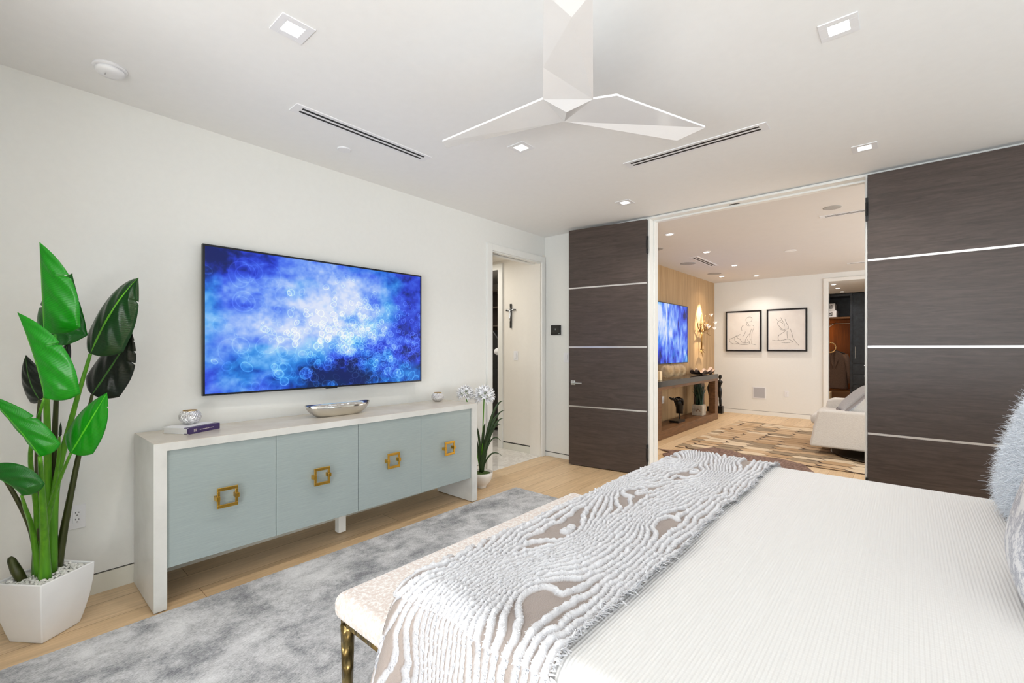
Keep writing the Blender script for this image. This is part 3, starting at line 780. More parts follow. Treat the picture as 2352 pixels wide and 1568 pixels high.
# hall closet behind the inner doorway
t = thing('shelving_tower', 'dark shelving tower seen through the inner hall doorway', 'shelving', (-4.9, 5.6, 0))
m = MB().box(-5.3, -5.27, 5.4, 6.0, .002, 2.3).box(-4.62, -4.59, 5.4, 6.0, .002, 2.3).box(-5.3, -4.59, 5.97, 6.0, .002, 2.3)
for z in (.06, .5, .95, 1.35, 1.7, 2.0, 2.27): m.box(-5.27, -4.62, 5.42, 5.97, z, z + .025)
obj('frame', m, mat('taupe_shelf_laminate', (120, 108, 98), .5), t)
obj('shelf_back', MB().box(-5.27, -4.62, 5.95, 5.968, .01, 2.27), closetd_m, t)
t = thing('garment_bag', 'black garment bag hanging just inside the inner hall doorway', 'bag', (-4.42, 4.85, .4))
obj('bag_body', MB().add([(-4.62, 4.80, .36), (-4.30, 4.80, .36), (-4.28, 4.80, 1.2), (-4.33, 4.8, 1.38), (-4.55, 4.8, 1.62), (-4.64, 4.8, 1.4),
                          (-4.62, 4.95, .36), (-4.30, 4.95, .36), (-4.28, 4.95, 1.2), (-4.33, 4.95, 1.38), (-4.55, 4.95, 1.62), (-4.64, 4.95, 1.4)],
                         [(0, 1, 2, 3, 4, 5), (11, 10, 9, 8, 7, 6)] + [(i, (i + 1) % 6 + 0, (i + 1) % 6 + 6, i + 6)[::-1] for i in range(6)]), leather_m, t, bev=.03, seg=3)
obj('pocket', MB().box(-4.56, -4.34, 4.775, 4.805, .75, 1.05), leather_m, t, bev=.01)
obj('zip_pull', MB().box(-4.40, -4.38, 4.765, 4.78, 1.02, 1.14), chrome_m, t)
obj('strap', MB().tube([(-4.5, 4.87, 1.6), (-4.5, 4.87, 1.75)], .008, 6), leather_m, t)
tag(obj('shoulder_cushion', MB().lathe([(0, -.05), (.04, -.045), (.065, -.02), (.07, 0), (.06, .03), (.03, .05), (0, .055)], (-4.33, 4.70, 1.30), 16), petal_m, smooth=True), 'pale rounded roll resting against the black garment bag', 'roll')
area('hall_ceiling_lamp', (-4.7, 3.9, 2.5), (0, 0, 0), .8, .6, 12, (1, .95, .87))

# ------------------------------------------------------------------ dark double doors
def door_leaf(name, label, hinge, ang, width, sgn, handle):
    """leaf modelled along +x from the hinge, its front at y=0, then turned; sgn=-1 mirrors towards -x"""
    t = local(name, label, 'door', hinge, ang); t['kind'] = 'structure'
    X = lambda a, bq: (min(sgn * a, sgn * bq), max(sgn * a, sgn * bq))
    TH = .044
    x0, x1 = X(0, width)
    body = MB(); zs = [.010, .672, .688, 1.352, 1.368, 2.030, 2.046, 2.708]
    for i in range(0, 8, 2): body.box(x0, x1, 0, TH, zs[i], zs[i + 1])
    body.box(x0 + .002, x1 - .002, .004, TH - .002, .02, 2.7)
    lpart('leaf', body, darkwood_m, t)
    for z in (.68, 1.36, 2.038): lpart('inlay_strip', MB().box(x0, x1, -.0008, .006, z - .008, z + .008), strip_m, t)
    for z in (.24, 2.44):
        xh = X(-.014, .004); lpart('hinge', MB().box(xh[0], xh[1], -.004, .03, z - .09, z + .09).tube([(sgn * -.006, -.008, z - .05), (sgn * -.006, -.008, z + .05)], .009, 10), black_m, t)
    if handle:
        xr = sgn * (width - .055)
        hh = lpart('handle', MB().box(xr - .026, xr + .026, -.010, 0, .925, .977).tube([(xr, -.008, .951), (xr, -.052, .951)], .008, 10)
                   .box(min(xr, xr - sgn * .13) - .0, max(xr, xr - sgn * .13), -.060, -.046, .944, .958), chrome_m, t, bev=.0015)
    return t


door_leaf('door_1', 'open dark wood left door leaf with silver strips and a lever handle', (-2.076, 4.552, 0), math.radians(8.6), .90, -1, True)
door_leaf('door_2', 'open dark wood right door leaf with silver strips beside the bed', (-.236, 4.53, 0), 0, .90, 1, False)

# ------------------------------------------------------------------ grey rug, bench
tag(obj('area_rug', MB().box(-2.845, -.1, -.06, 3.33, .001, .013), rug_mat(), bev=.004), 'mottled silver grey rug between the sideboard and the bed', 'rug')


def rbox(x0, x1, y0, y1, z0, z1, r, seg=5):
    bm = bmesh.new(); bmesh.ops.create_cube(bm, size=1)
    for v in bm.verts: v.co = Vector(((x0 + x1) / 2 + v.co.x * (x1 - x0), (y0 + y1) / 2 + v.co.y * (y1 - y0), (z0 + z1) / 2 + v.co.z * (z1 - z0)))
    bmesh.ops.bevel(bm, geom=bm.edges[:], offset=r, segments=seg, profile=.5, affect='EDGES')
    m = MB(); bm.verts.ensure_lookup_table(); m.add([v.co[:] for v in bm.verts], [[v.index for v in f.verts] for f in bm.faces]); bm.free(); return m


bn = thing('bench', 'ivory upholstered bench with hammered bronze legs at the foot of the bed', 'bench', (-1.28, 1.52, .013))
obj('seat', rbox(-1.505, -1.06, .777, 2.27, .415, .505, .036), bench_m, bn, smooth=True)
obj('seat_frame', MB().box(-1.48, -1.085, .80, 2.245, .395, .417), hammer_m, bn)
for x, y in ((-1.462, .815), (-1.10, .815), (-1.462, 2.23), (-1.10, 2.23)):
    rr = [(.013 + .011 * (i / 14)) for i in range(15)]
    pts = [(x, y, .0135 + .385 * i / 14) for i in range(15)]
    obj('leg', MB().tube(pts, rr, 9), hammer_m, bn, smooth=True)

# ------------------------------------------------------------------ bed
BX0, BX1, BY0, BY1, BZ = -1.0, 1.16, .70, 2.66, .75
bed = thing('bed', 'large bed dressed in a ribbed white coverlet in the foreground', 'bed', (.08, 1.68, .013))
obj('bed_base', MB().box(-.93, 1.16, .77, 2.59, .1, .34), boucle_m, bed, bev=.02)
for x, y in ((-.86, .84), (-.86, 2.52), (1.08, .84), (1.08, 2.52)): obj('leg', MB().box(x - .035, x + .035, y - .035, y + .035, .0135, .1), ebony_m, bed, bev=.004)
obj('mattress', rbox(-.96, 1.14, .74, 2.62, .34, .70, .05), plast_m, bed, smooth=True)
cv = obj('coverlet', rbox(BX0, BX1, BY0, BY1, .24, BZ, .055, 8), coverlet_m, bed, smooth=True)
obj('headboard', rbox(1.17, 1.29, .6, 2.76, .014, 1.35, .03), boucle_m, bed, smooth=True)


# ------------------------------------------------------------------ shaggy throw: cloth draped over the foot of the bed with rows of fringe
def ruffle(t0):
    pass


DS, DT = .0030, .0034
sN = int(.70 / DS); tN = int((.46 + 1.96 + .30) / DT)
S, Tt = np.meshgrid(np.arange(sN) * DS, np.arange(tN) * DT)       # S across (0 = inner edge on the bed), T along


def edge(s, Lf, R=.055):
    """arc-length walk over an edge: returns horizontal travel, drop"""
    a = np.clip((s - (Lf - R)) / R, 0, PI / 2)
    h = np.where(s < Lf - R, s, Lf - R + R * np.sin(a)); d = R * (1 - np.cos(a))
    d = d + np.clip(s - (Lf - R) - R * PI / 2, 0, None)
    return h, d


top = BZ + .006
hx, dx = edge(S, .50 + .006)
LY = BY1 - BY0
ty = Tt - (.46 + LY / 2)                       # 0 at the bed's centre line
hy, dy = edge(np.abs(ty), LY / 2 + .006)
wob = (fbm(Tt * 2.2, S * 0 + 3, 41, 3) - .5) * .05
px = -.50 - hx + wob * np.clip(1 - S / .5, 0, 1)
sg = np.sign(ty)
py = (BY0 + BY1) / 2 + sg * hy
near = (ty < 0)
fold = np.sin(px * 21 + fbm(px * 4, Tt, 5, 2) * 5)
py = py - sg * -1 * 0 + sg * (dy * .06 + .022 * fold * np.clip(dy / .3, 0, 1) + .012 * np.clip(dy / .1, 0, 1))
px = px - near * dy * .26 * np.clip(S / .5, 0, 1) - (~near) * dy * .15 * np.clip(S / .5, 0, 1)
px = px - .10 * dx * 0 - .012 * np.clip(dx / .08, 0, 1)
pz = top - dx - dy
pz = pz + (fbm(px * 7, py * 5, 77, 3) - .42) * .022 * np.clip(1 - dy / .1, 0, 1) * np.clip(1 - dx / .06, 0, 1)
base = np.stack([px, py, np.maximum(pz, .03)], -1)

# field whose level lines carry the fringe rows: mostly lengthwise, opening into nested eyes
F = S / .0212
for (s0, t0, ss, st, amp) in ((.30, .95, .075, .17, 4.6), (.38, 1.50, .075, .18, -4.8), (.22, 1.95, .075, .18, 4.6), (.40, 2.15, .065, .13, 4.0), (.20, .62, .08, .16, -4.2), (.44, .60, .08, .18, 3.6), (.33, 2.45, .075, .11, -3.8), (.56, 1.15, .06, .2, -2.5), (.14, 1.25, .05, .14, -2.6), (.15, 2.3, .05, .14, -2.6), (.36, .2, .09, .2, 3.6)):
    F = F + amp * np.exp(-((S - s0) / ss) ** 2 - ((Tt - t0 - (S - s0) * .5) / st) ** 2)
F = F + (fbm(Tt * 3.2, S * 6, 51, 3) - .5) * 3.2 + (fbm(Tt * 22, S * 22, 61, 2) - .5) * .55
gS, gT = np.gradient(F, DT, DS)[1], np.gradient(F, DT, DS)[0]
gm = np.hypot(gS, gT) + 1e-6
dist = np.abs(F - np.round(F)) / gm            # metres to the nearest row
rw = .0078 + .0030 * fbm(Tt * 40, S * 40, 71, 2)
rw = np.minimum(rw, .42 / gm)
clump = fbm(Tt * 75, S * 75, 81, 3)
prof_ = np.clip(1 - (dist / rw) ** 2, 0, 1)
pile = np.sqrt(prof_) * (.50 + .75 * clump) * (.78 + .44 * vnoise(Tt * 150, S * 60, 91))
e1 = np.gradient(base, axis=1); e0 = np.gradient(base, axis=0)
nrm = np.cross(e1, e0); nrm /= np.linalg.norm(nrm, axis=-1, keepdims=True) + 1e-9
nrm = np.where((nrm[..., 2:3] < 0) & (np.abs(nrm[..., 2:3]) > .5), -nrm, nrm)
if nrm[tN // 2, 20, 2] < 0: nrm = -nrm
P = base + nrm * (pile * .0135)[..., None]

throw_m = mat('fringed_throw_cloth', (190, 190, 195), .7)
nt, b, N, Lk = nodes(throw_m)
at = N('ShaderNodeAttribute'); at.attribute_name = 'pile'
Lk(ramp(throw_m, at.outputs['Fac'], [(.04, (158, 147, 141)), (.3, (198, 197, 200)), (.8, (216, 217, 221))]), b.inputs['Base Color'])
rr_ = N('ShaderNodeMapRange'); rr_.inputs['From Max'].default_value = .3; rr_.inputs['To Min'].default_value = .28; rr_.inputs['To Max'].default_value = .85
Lk(at.outputs['Fac'], rr_.inputs['Value']); Lk(rr_.outputs['Result'], b.inputs['Roughness'])
bump(throw_m, noise(throw_m, coords(throw_m), 260, 3), .5, .003)
fringe_m = mat('white_fringe_yarn', (216, 217, 221), .85)

th = thing('throw_blanket', 'grey and white shaggy fringed throw draped across the foot of the bed', 'throw', (-.8, 1.68, .3))
grid_obj('cloth', P, throw_m, th, True, attr=pile)


def ribbons(name, root, dirv, side, length, width, m, parent, curl=None, segs=2, wiggle=0):
    """many thin curved blades in one mesh; arrays (n,3)"""
    n = len(root); rows = []; wgl = np.cross(dirv, side); ph = rng.uniform(0, 6.28, n)
    for k in range(segs + 1):
        f = k / segs; p = root + dirv * (length * f)[:, None]
        if curl is not None: p = p + curl * (length * f * f)[:, None]
        if wiggle: p = p + wgl * (length * wiggle * (np.sin(f * 5.5 + ph) - np.sin(ph)))[:, None] + side * (length * wiggle * (np.cos(f * 5.5 + ph) - np.cos(ph)))[:, None]
        wv = (width * (1 - .7 * f * f))[:, None]
        rows.append(np.stack([p - side * wv, p + side * wv], 1))
    V = np.stack(rows, 1).reshape(n, -1, 3)            # n, 2*(segs+1), 3
    per = 2 * (segs + 1); q = []
    for k in range(segs): q.append([2 * k, 2 * k + 1, 2 * k + 3, 2 * k + 2])
    q = np.array(q)[None] + (np.arange(n) * per)[:, None, None]
    q = q.reshape(-1, 4)
    me = bpy.data.meshes.new(name); me.vertices.add(n * per); me.vertices.foreach_set('co', V.reshape(-1).astype(np.float32))
    me.loops.add(q.size); me.loops.foreach_set('vertex_index', q.reshape(-1).astype(np.int32))
    me.polygons.add(len(q)); me.polygons.foreach_set('loop_start', (np.arange(len(q)) * 4).astype(np.int32)); me.polygons.foreach_set('loop_total', np.full(len(q), 4, np.int32))
    me.update(calc_edges=True); me.shade_smooth(); me.materials.append(m)
    o = bpy.data.objects.new(name, me); C.objects.link(o)
    if parent: o.parent = parent; o.matrix_parent_inverse = Matrix.Translation(-Vector(parent.location))
    return o


cand = np.argwhere((dist < np.minimum(.0060, .32 / gm)) & (pile > .3))
pick = cand[rng.choice(len(cand), min(110000, len(cand)), replace=False)]
i0, i1 = pick[:, 0], pick[:, 1]
root = P[i0, i1] - nrm[i0, i1] * .002
across = e1[i0, i1] / (np.linalg.norm(e1[i0, i1], axis=-1, keepdims=True) + 1e-9)
along = e0[i0, i1] / (np.linalg.norm(e0[i0, i1], axis=-1, keepdims=True) + 1e-9)
gx = (gS / gm)[i0, i1][:, None]; gy = (gT / gm)[i0, i1][:, None]
sgn = np.where(rng.random(len(pick)) < .5, -1., 1.)[:, None]
outd = (across * gx + along * gy) * sgn
row = -across * gy + along * gx
dirv = outd * rng.uniform(.3, .75, (len(pick), 1)) + nrm[i0, i1] * rng.uniform(.25, .8, (len(pick), 1)) + row * rng.normal(0, .35, (len(pick), 1))
dirv /= np.linalg.norm(dirv, axis=1, keepdims=True)
o = ribbons('fringe', root, dirv, row, rng.uniform(.004, .0085, len(pick)), rng.uniform(.0010, .0020, len(pick)), fringe_m, th, curl=-nrm[i0, i1] * .55)
o['kind'] = 'stuff'
# longer tassels along the hems
hem = []
for j in range(0, tN, 2):
    for i_ in (0, sN - 1): hem.append((j, i_))
for i_ in range(0, sN, 2):
    for j in (0, tN - 1): hem.append((j, i_))
hem = np.array(hem * 5); i0, i1 = hem[:, 0], hem[:, 1]
outw = np.zeros((len(hem), 3)); outw[i1 == 0] = (1, 0, 0); outw[i1 == sN - 1] = (-.5, 0, -1); outw[i0 == 0] = (0, -.2, -1); outw[i0 == tN - 1] = (0, .2, -1)
nn = nrm[i0, i1]
dirv = outw * .9 + nn * rng.uniform(0, .8, (len(hem), 1)) + rng.normal(0, .35, (len(hem), 3)); dirv /= np.linalg.norm(dirv, axis=1, keepdims=True)
sd = np.cross(dirv, nn); sd /= np.linalg.norm(sd, axis=1, keepdims=True) + 1e-9
root = P[i0, i1] + rng.normal(0, .003, (len(hem), 3)) + nn * .004
o = ribbons('hem_fringe', root, dirv, sd, rng.uniform(.008, .018, len(hem)), rng.uniform(.0014, .0026, len(hem)), fringe_m, th)
o['kind'] = 'stuff'


# ------------------------------------------------------------------ pillows
def pillow_grid(W, Hh_, Th, n=40):
    u, v = np.meshgrid(np.linspace(-1, 1, n), np.linspace(-1, 1, n))
    r = np.clip((1 - np.abs(u) ** 2.6), 0, 1) * np.clip((1 - np.abs(v) ** 2.6), 0, 1)
    t_ = Th / 2 * r ** .45
    pinch = 1 - .07 * (1 - np.abs(u) ** 2) * np.abs(v) ** 3
    pin2 = 1 - .07 * (1 - np.abs(v) ** 2) * np.abs(u) ** 3
    return u * W / 2 * pin2, v * Hh_ / 2 * pinch, t_


def pillow(name, label, center, W, Hh_, Th, tilt, yaw, m, cat='pillow', fur=None, pn='cover'):
    t = local(name, label, cat, center); t.rotation_euler = (0, tilt, yaw)
    a, bq, c = pillow_grid(W, Hh_, Th)
    # face looks along -x in local space
    f = np.stack([-c, a, bq], -1); bk_ = np.stack([c, a, bq], -1)
    n = a.shape[0]
    for P_, flip in ((f, False), (bk_, True)):
        pass
    vs = np.concatenate([f.reshape(-1, 3), bk_.reshape(-1, 3)])
    idx = np.arange(n * n).reshape(n, n)
    q = np.stack([idx[:-1, :-1], idx[1:, :-1], idx[1:, 1:], idx[:-1, 1:]], -1).reshape(-1, 4)
    q2 = q[:, ::-1] + n * n
    mb = MB().add(vs.tolist(), np.concatenate([q, q2]).tolist())
    o = lpart(pn, mb, m, t, smooth=True)
    return t, f, bk_


ft, f, bk_ = pillow('fur_pillow', 'fluffy pale blue fur pillow leaning at the head of the bed', (.385, 2.24, .985), .66, .50, .20, math.radians(14), math.radians(4), furb_m)
nf = 70000
pts = np.concatenate([f.reshape(-1, 3), f.reshape(-1, 3), bk_.reshape(-1, 3)])
n_ = f.shape[0]
fn = np.cross(np.gradient(f, axis=0), np.gradient(f, axis=1)); fn /= np.linalg.norm(fn, axis=-1, keepdims=True) + 1e-9
if fn[20, 20, 0] > 0: fn = -fn
bnrm = fn * [-1, 1, 1]
ii = rng.uniform(0, n_ - 1.001, nf); jj = rng.uniform(0, n_ - 1.001, nf); edgebias = rng.random(nf) < .3
jj = np.where(edgebias, np.where(rng.random(nf) < .5, rng.uniform(0, 2.5, nf), n_ - 1.001 - rng.uniform(0, 2.5, nf)), jj)
sw = rng.random(nf) < .3; ii, jj = np.where(sw, jj, ii), np.where(sw, ii, jj)
i0 = ii.astype(int); j0 = jj.astype(int); fi = (ii - i0)[:, None]; fj = (jj - j0)[:, None]
back = rng.random(nf) < .25


def samp(G): return G[i0, j0] * (1 - fi) * (1 - fj) + G[i0 + 1, j0] * fi * (1 - fj) + G[i0, j0 + 1] * (1 - fi) * fj + G[i0 + 1, j0 + 1] * fi * fj


pr = np.where(back[:, None], samp(bk_), samp(f)); pn_ = np.where(back[:, None], samp(bnrm), samp(fn))
flow = np.stack([np.zeros(nf), np.sin(pr[:, 2] * 14 + 1) * .5, -np.ones(nf) * .5], -1)
dirv = pn_ * .7 + flow * .6 + rng.normal(0, .3, (nf, 3)); dirv /= np.linalg.norm(dirv, axis=1, keepdims=True)
sd = np.cross(dirv, rng.normal(0, 1, (nf, 3))); sd /= np.linalg.norm(sd, axis=1, keepdims=True) + 1e-9
o = ribbons('fur', pr, dirv, sd, rng.uniform(.012, .026, nf), rng.uniform(.0005, .0010, nf), furb_m, None, curl=rng.normal(0, .5, (nf, 3)), segs=6, wiggle=.22)
o.parent = ft; o['kind'] = 'stuff'
pillow('sequin_pillow', 'white pillow with silver sequin pattern at the right edge of the picture', (.290, 1.645, .945), .50, .42, .18, math.radians(14), math.radians(-3), seq_m)

# ------------------------------------------------------------------ tall plant in the white planter
PB = Vector((-3.09, .178, 0)); RV = Vector((.7547, .656, 0)); DV = Vector((-.656, .7547, 0))


def pw(q): return PB + RV * q[0] + DV * q[1] + Vector((0, 0, q[2]))


plant = thing('potted_plant', 'tall broad-leaved plant in a tapered white planter at left', 'plant', tuple(PB))
# planter: square, tapered with bowed sides, corner towards the room
def sq(cx, cy, hd, z, a0=math.radians(-9)):
    return [(cx + hd * math.cos(a0 + k * PI / 2), cy + hd * math.sin(a0 + k * PI / 2), z) for k in range(4)]


rings = []
for k in range(13):
    f_ = k / 12; hd = .118 + (.172 - .118) * math.sin(f_ * PI / 2) ** .9
    rings.append(sq(-3.095 + .010 * f_, .179, hd, .29 * f_))
rings.append(sq(-3.085, .179, .157, .29)); rings.append(sq(-3.085, .179, .152, .265))
vs = [p for r_ in rings for p in r_]
fs = [(i * 4 + k, i * 4 + (k + 1) % 4, (i + 1) * 4 + (k + 1) % 4, (i + 1) * 4 + k) for i in range(len(rings) - 1) for k in range(4)] + [(3, 2, 1, 0)]
pl = obj('planter', MB().add(vs, fs + [tuple(len(vs) - 4 + k for k in range(4))]), pot_m, plant, bev=.006)
gm_ = MB()
for k in range(620):
    while True:
        a, bq = random.uniform(-.155, .155), random.uniform(-.155, .155)
        if abs(a) + abs(bq) < .150: break
    ca, sa = math.cos(math.radians(-45)), math.sin(math.radians(-45))
    a0 = math.radians(-9)
    x = -3.085 + a * math.cos(a0) - bq * math.sin(a0); y = .179 + a * math.sin(a0) + bq * math.cos(a0)
    r_ = random.uniform(.005, .0085); rx, ry = random.uniform(.8, 1.4), random.uniform(.8, 1.2)
    gm_.lathe([(0, -r_ * .7), (r_ * .8, -r_ * .4), (r_, 0), (r_ * .7, r_ * .5), (0, r_ * .65)], (x, y, .272 + random.uniform(0, .010)), 7, sx=rx, sy=ry)
gv = obj('pebbles', gm_, gravel_m, plant, smooth=True); gv['kind'] = 'stuff'


def bez(p, n):
    p = [Vector(q) for q in p]; out = []
    if len(p) == 3:
        c = p[1] * 2 - (p[0] + p[2]) / 2
        for k in range(n): t_ = k / (n - 1); out.append(p[0] * (1 - t_) ** 2 + c * 2 * t_ * (1 - t_) + p[2] * t_ ** 2)
    else:   # catmull-rom through 4
        P4 = [p[0] * 2 - p[1]] + p + [p[-1] * 2 - p[-2]]
        for k in range(n):
            t_ = k / (n - 1) * (len(p) - 1); i = min(int(t_), len(p) - 2); f_ = t_ - i; a, b_, c, d = P4[i:i + 4]
            out.append(.5 * ((2 * b_) + (c - a) * f_ + (2 * a - 5 * b_ + 4 * c - d) * f_ ** 2 + (3 * b_ - a - 3 * c + d) * f_ ** 3))
    return out


LEAF = [
 ([(0.177, -0.182, 1.42), (0.198, -0.212, 1.619), (0.211, -0.232, 1.799)], .10, .146, 'A', (88, 0), [.62]),
 ([(0.261, -0.262, 1.141), (0.261, -0.302, 1.309), (0.215, -0.322, 1.494)], .09, .139, 'A', (86, 0), [.6]),
 ([(0.103, -0.042, 1.358), (0.085, -0.042, 1.526), (0.166, -0.042, 1.697)], .118, .11, 'B', (10, 20), [.7, .5]),
 ([(0.214, -0.002, 1.323), (0.318, -0.002, 1.53), (0.458, -0.022, 1.68)], .112, .112, 'C', (25, 15), [.72, .93]),
 ([(0.121, 0.108, 1.118), (0.221, 0.118, 1.278), (0.321, 0.108, 1.422)], .113, .1, 'D', (15, 12), [.6, .75, .88]),
 ([(-0.088, 0.058, 1.097), (-0.139, 0.058, 1.195), (-0.156, 0.058, 1.316)], .064, .072, 'D', (10, 10), []),
 ([(0.238, -0.122, 0.88), (0.333, -0.142, 1.01), (0.435, -0.162, 1.153)], .085, .07, 'A', (10, 20), [.8, .9]),
 ([(0.224, -0.242, 0.893), (0.175, -0.282, 1.015), (0.092, -0.322, 1.163)], .06, .085, 'A', (40, 8), [.55]),
 ([(0.19, -0.282, 0.74), (0.148, -0.312, 0.807), (0.051, -0.332, 0.854)], .045, .096, 'B', (75, 0), []),
 ([(-0.304, -0.212, 1.218), (-0.266, -0.212, 1.385), (-0.214, -0.212, 1.6)], .09, .105, 'C', (10, 10), [.7]),
 ([(0.019, 0.058, 1.242), (0.031, 0.058, 1.322), (0.057, 0.058, 1.386)], .03, .03, 'D', (10, 10), []),
 ([(0.127, -0.062, 0.942), (0.129, -0.062, 0.974), (0.133, -0.062, 1.01)], .008, .008, 'D', (10, 10), []),
]
LM = dict(A=leafA, B=leafB, C=leafC, D=leafD)
TOCAM = -DV
for (rib, wlft, wrgt, mk, fold_, notches) in LEAF:
    nr = 90; R_ = bez([pw(q) for q in rib], nr); cols = 9
    rows = []; UV = []
    for i, p in enumerate(R_):
        t_ = i / (nr - 1); tg = (R_[min(i + 1, nr - 1)] - R_[max(i - 1, 0)]).normalized()
        lat = tg.cross(TOCAM).normalized()        # to the right seen from the room
        shape = (min(1, (t_ / .16)) ** .5) * (1 - max(0, (t_ - .30) / .70) ** 2.1) if t_ > 0 else 0
        shape = max(shape, .02)
        row = []; uvr = []
        for c in range(-cols, cols + 1):
            k = abs(c) / cols; wd = (wrgt if c > 0 else wlft) * shape
            if k > .4:
                for q, nt_ in enumerate(notches):
                    if (q % 2 == 0) == (c > 0) or len(notches) > 2:
                        sh = nt_ + (k - .4) * .05
                        wd *= 1 - .30 * k * max(0, 1 - abs(t_ - sh) / .012)
            fa = math.radians(fold_[1] if c > 0 else fold_[0])
            sgn_ = 1 if c > 0 else -1
            lift = math.sin(k * PI) * .008 * (1 + .6 * math.sin(t_ * 23 + c))
            back_ = -k * wd * math.sin(fa) - (k ** 2) * wd * .12
            pt = p + lat * (sgn_ * k * wd * math.cos(fa)) + TOCAM * (back_ + lift * min(1, wd * 10)) - tg * (0) + tg * (-k * k * wd * .12 * (1 - t_) * 2)
            row.append(tuple(pt)); uvr.append((.5 + .5 * c / cols, t_))
        rows.append(row); UV.append(uvr)
    lf = grid_obj('leaf', np.array(rows), LM[mk], plant, True, uv=np.array(UV))
    so_ = lf.modifiers.new('thick', 'SOLIDIFY'); so_.thickness = .0012
STEMS = [
 ([(0.04, -0.042, 0.275), (0.059, -0.062, 0.444), (0.152, -0.162, 0.678), (0.224, -0.242, 0.893)], .016, 'G'),
 ([(0.040, -0.045, 0.275), (0.052, -0.050, 0.516), (0.133, -0.082, 0.711), (0.238, -0.122, 0.88)], .012, 'G'),
 ([(-0.009, -0.022, 0.275), (0.003, -0.062, 0.504), (0.129, -0.212, 0.667), (0.19, -0.282, 0.74)], .010, 'G'),
 ([(-0.042, -0.002, 0.275), (-0.040, -0.002, 0.562), (0.099, -0.162, 0.889), (0.262, -0.262, 1.141)], .011, 'G'),
 ([(0.008, 0.018, 0.275), (0.029, 0.018, 0.68), (0.116, 0.008, 1.016), (0.214, -0.002, 1.323)], .015, 'G'),
 ([(-0.004, 0.058, 0.275), (0.024, 0.078, 0.533), (0.075, 0.098, 0.872), (0.121, 0.108, 1.118)], .014, 'D'),
 ([(-0.055, 0.018, 0.275), (-0.051, 0.018, 0.618), (-0.075, 0.038, 0.927), (-0.088, 0.058, 1.097)], .016, 'D'),
 ([(-0.034, 0.028, 0.275), (-0.009, 0.018, 0.618), (0.069, -0.062, 1.047), (0.177, -0.182, 1.42)], .016, 'G'),
 ([(-0.019, 0.038, 0.275), (-0.008, 0.038, 0.611), (0.049, -0.002, 1.038), (0.103, -0.042, 1.358)], .014, 'D'),
 ([(-0.049, 0.018, 0.275), (-0.062, -0.02, 0.53), (-0.14, -0.10, 0.84), (-0.304, -0.212, 1.218)], .010, 'D'),
 ([(-0.015, 0.028, 0.275), (0.018, 0.018, 0.611), (0.103, -0.042, 0.846), (0.127, -0.062, 0.942)], .009, 'G'),
]
for pts, r_, mk in STEMS:
    q = bez([pw(p) for p in pts], 22)
    obj('stem', MB().tube(q, [r_ * (1.55 - 1.1 * (i / 21) ** .7) for i in range(22)], 10), stemG if mk == 'G' else stemD, plant, smooth=True)
obj('cut_stub', MB().tube([pw((-.045, -.06, .272)), pw((-.075, -.06, .325)), pw((-.098, -.06, .372)), pw((-.105, -.06, .385))], [.019, .020, .015, .007], 10), stemD, plant, smooth=True)

# ------------------------------------------------------------------ agapanthus
ax, ay = -3.125, 3.14
ag = thing('potted_agapanthus', 'white agapanthus with strap leaves in a round bowl behind the sideboard', 'plant', (ax, ay, 0))
obj('bowl', MB().lathe([(.048, 0), (.05, .006), (.046, .015), (.075, .04), (.098, .075), (.110, .115), (.112, .15), (.105, .15), (.10, .13), (0, .128)], (ax, ay, 0), 36), bowlp_m, ag, smooth=True)
obj('moss', MB().lathe([(.098, .131), (.07, .142), (0, .146)], (ax, ay, 0), 24), moss_m, ag, smooth=True)
AR = Vector((.7547, .656, 0)); AD = Vector((-.656, .7547, 0)); AO = Vector((ax, ay, .14))


def strap(tipr, tipd, h, droop, w_, start=(0, 0)):
    n = 14; P_ = []
    for i in range(n):
        t_ = i / (n - 1)
        p = AO + AR * (start[0] + (tipr - start[0]) * t_ ** (1.3)) + AD * (start[1] + (tipd - start[1]) * t_ ** 1.3) + Vector((0, 0, h * math.sin(t_ * PI / 2 * (1 + droop)) / math.sin(PI / 2 * min(1, 1 + droop))))
        P_.append(p)
    m = MB(); vs = []
    for i, p in enumerate(P_):
        t_ = i / (n - 1); tg = (P_[min(i + 1, n - 1)] - P_[max(i - 1, 0)]).normalized(); sd_ = tg.cross(-AD).normalized()
        ww = w_ * (math.sin(min(1, t_ * 1.5 + .35) * PI / 2)) * (1 - t_ ** 4) + .0006
        vs += [p - sd_ * ww, p + AD * ww * .35, p + sd_ * ww]
    fs = [(3 * i + k, 3 * i + k + 1, 3 * i + k + 4, 3 * i + k + 3) for i in range(n - 1) for k in (0, 1)]
    o = obj('strap_leaf', m.add(vs, fs), strapleaf_m, ag, smooth=True)
    s2 = o.modifiers.new('thick', 'SOLIDIFY'); s2.thickness = .0015


for a in ((.215, -.02, .70, 0, .013), (.225, .03, .60, 0, .012), (.16, .0, .55, 0, .012), (.19, -.05, .48, 0, .012), (.21, .05, .52, 0, .012), (.04, -.03, .48, 0, .011), (.02, .04, .42, 0, .011), (.10, .03, .44, 0, .012),
          (-.05, -.04, .45, 0, .011), (-.10, .03, .4, 0, .011), (-.14, -.02, .3, .2, .010), (.20, -.03, .20, .35, .007), (.19, .02, .34, .3, .007), (.13, .06, .40, 0, .011)):
    strap(*a[:4], a[4], (random.uniform(-.02, .02), random.uniform(-.02, .02)))


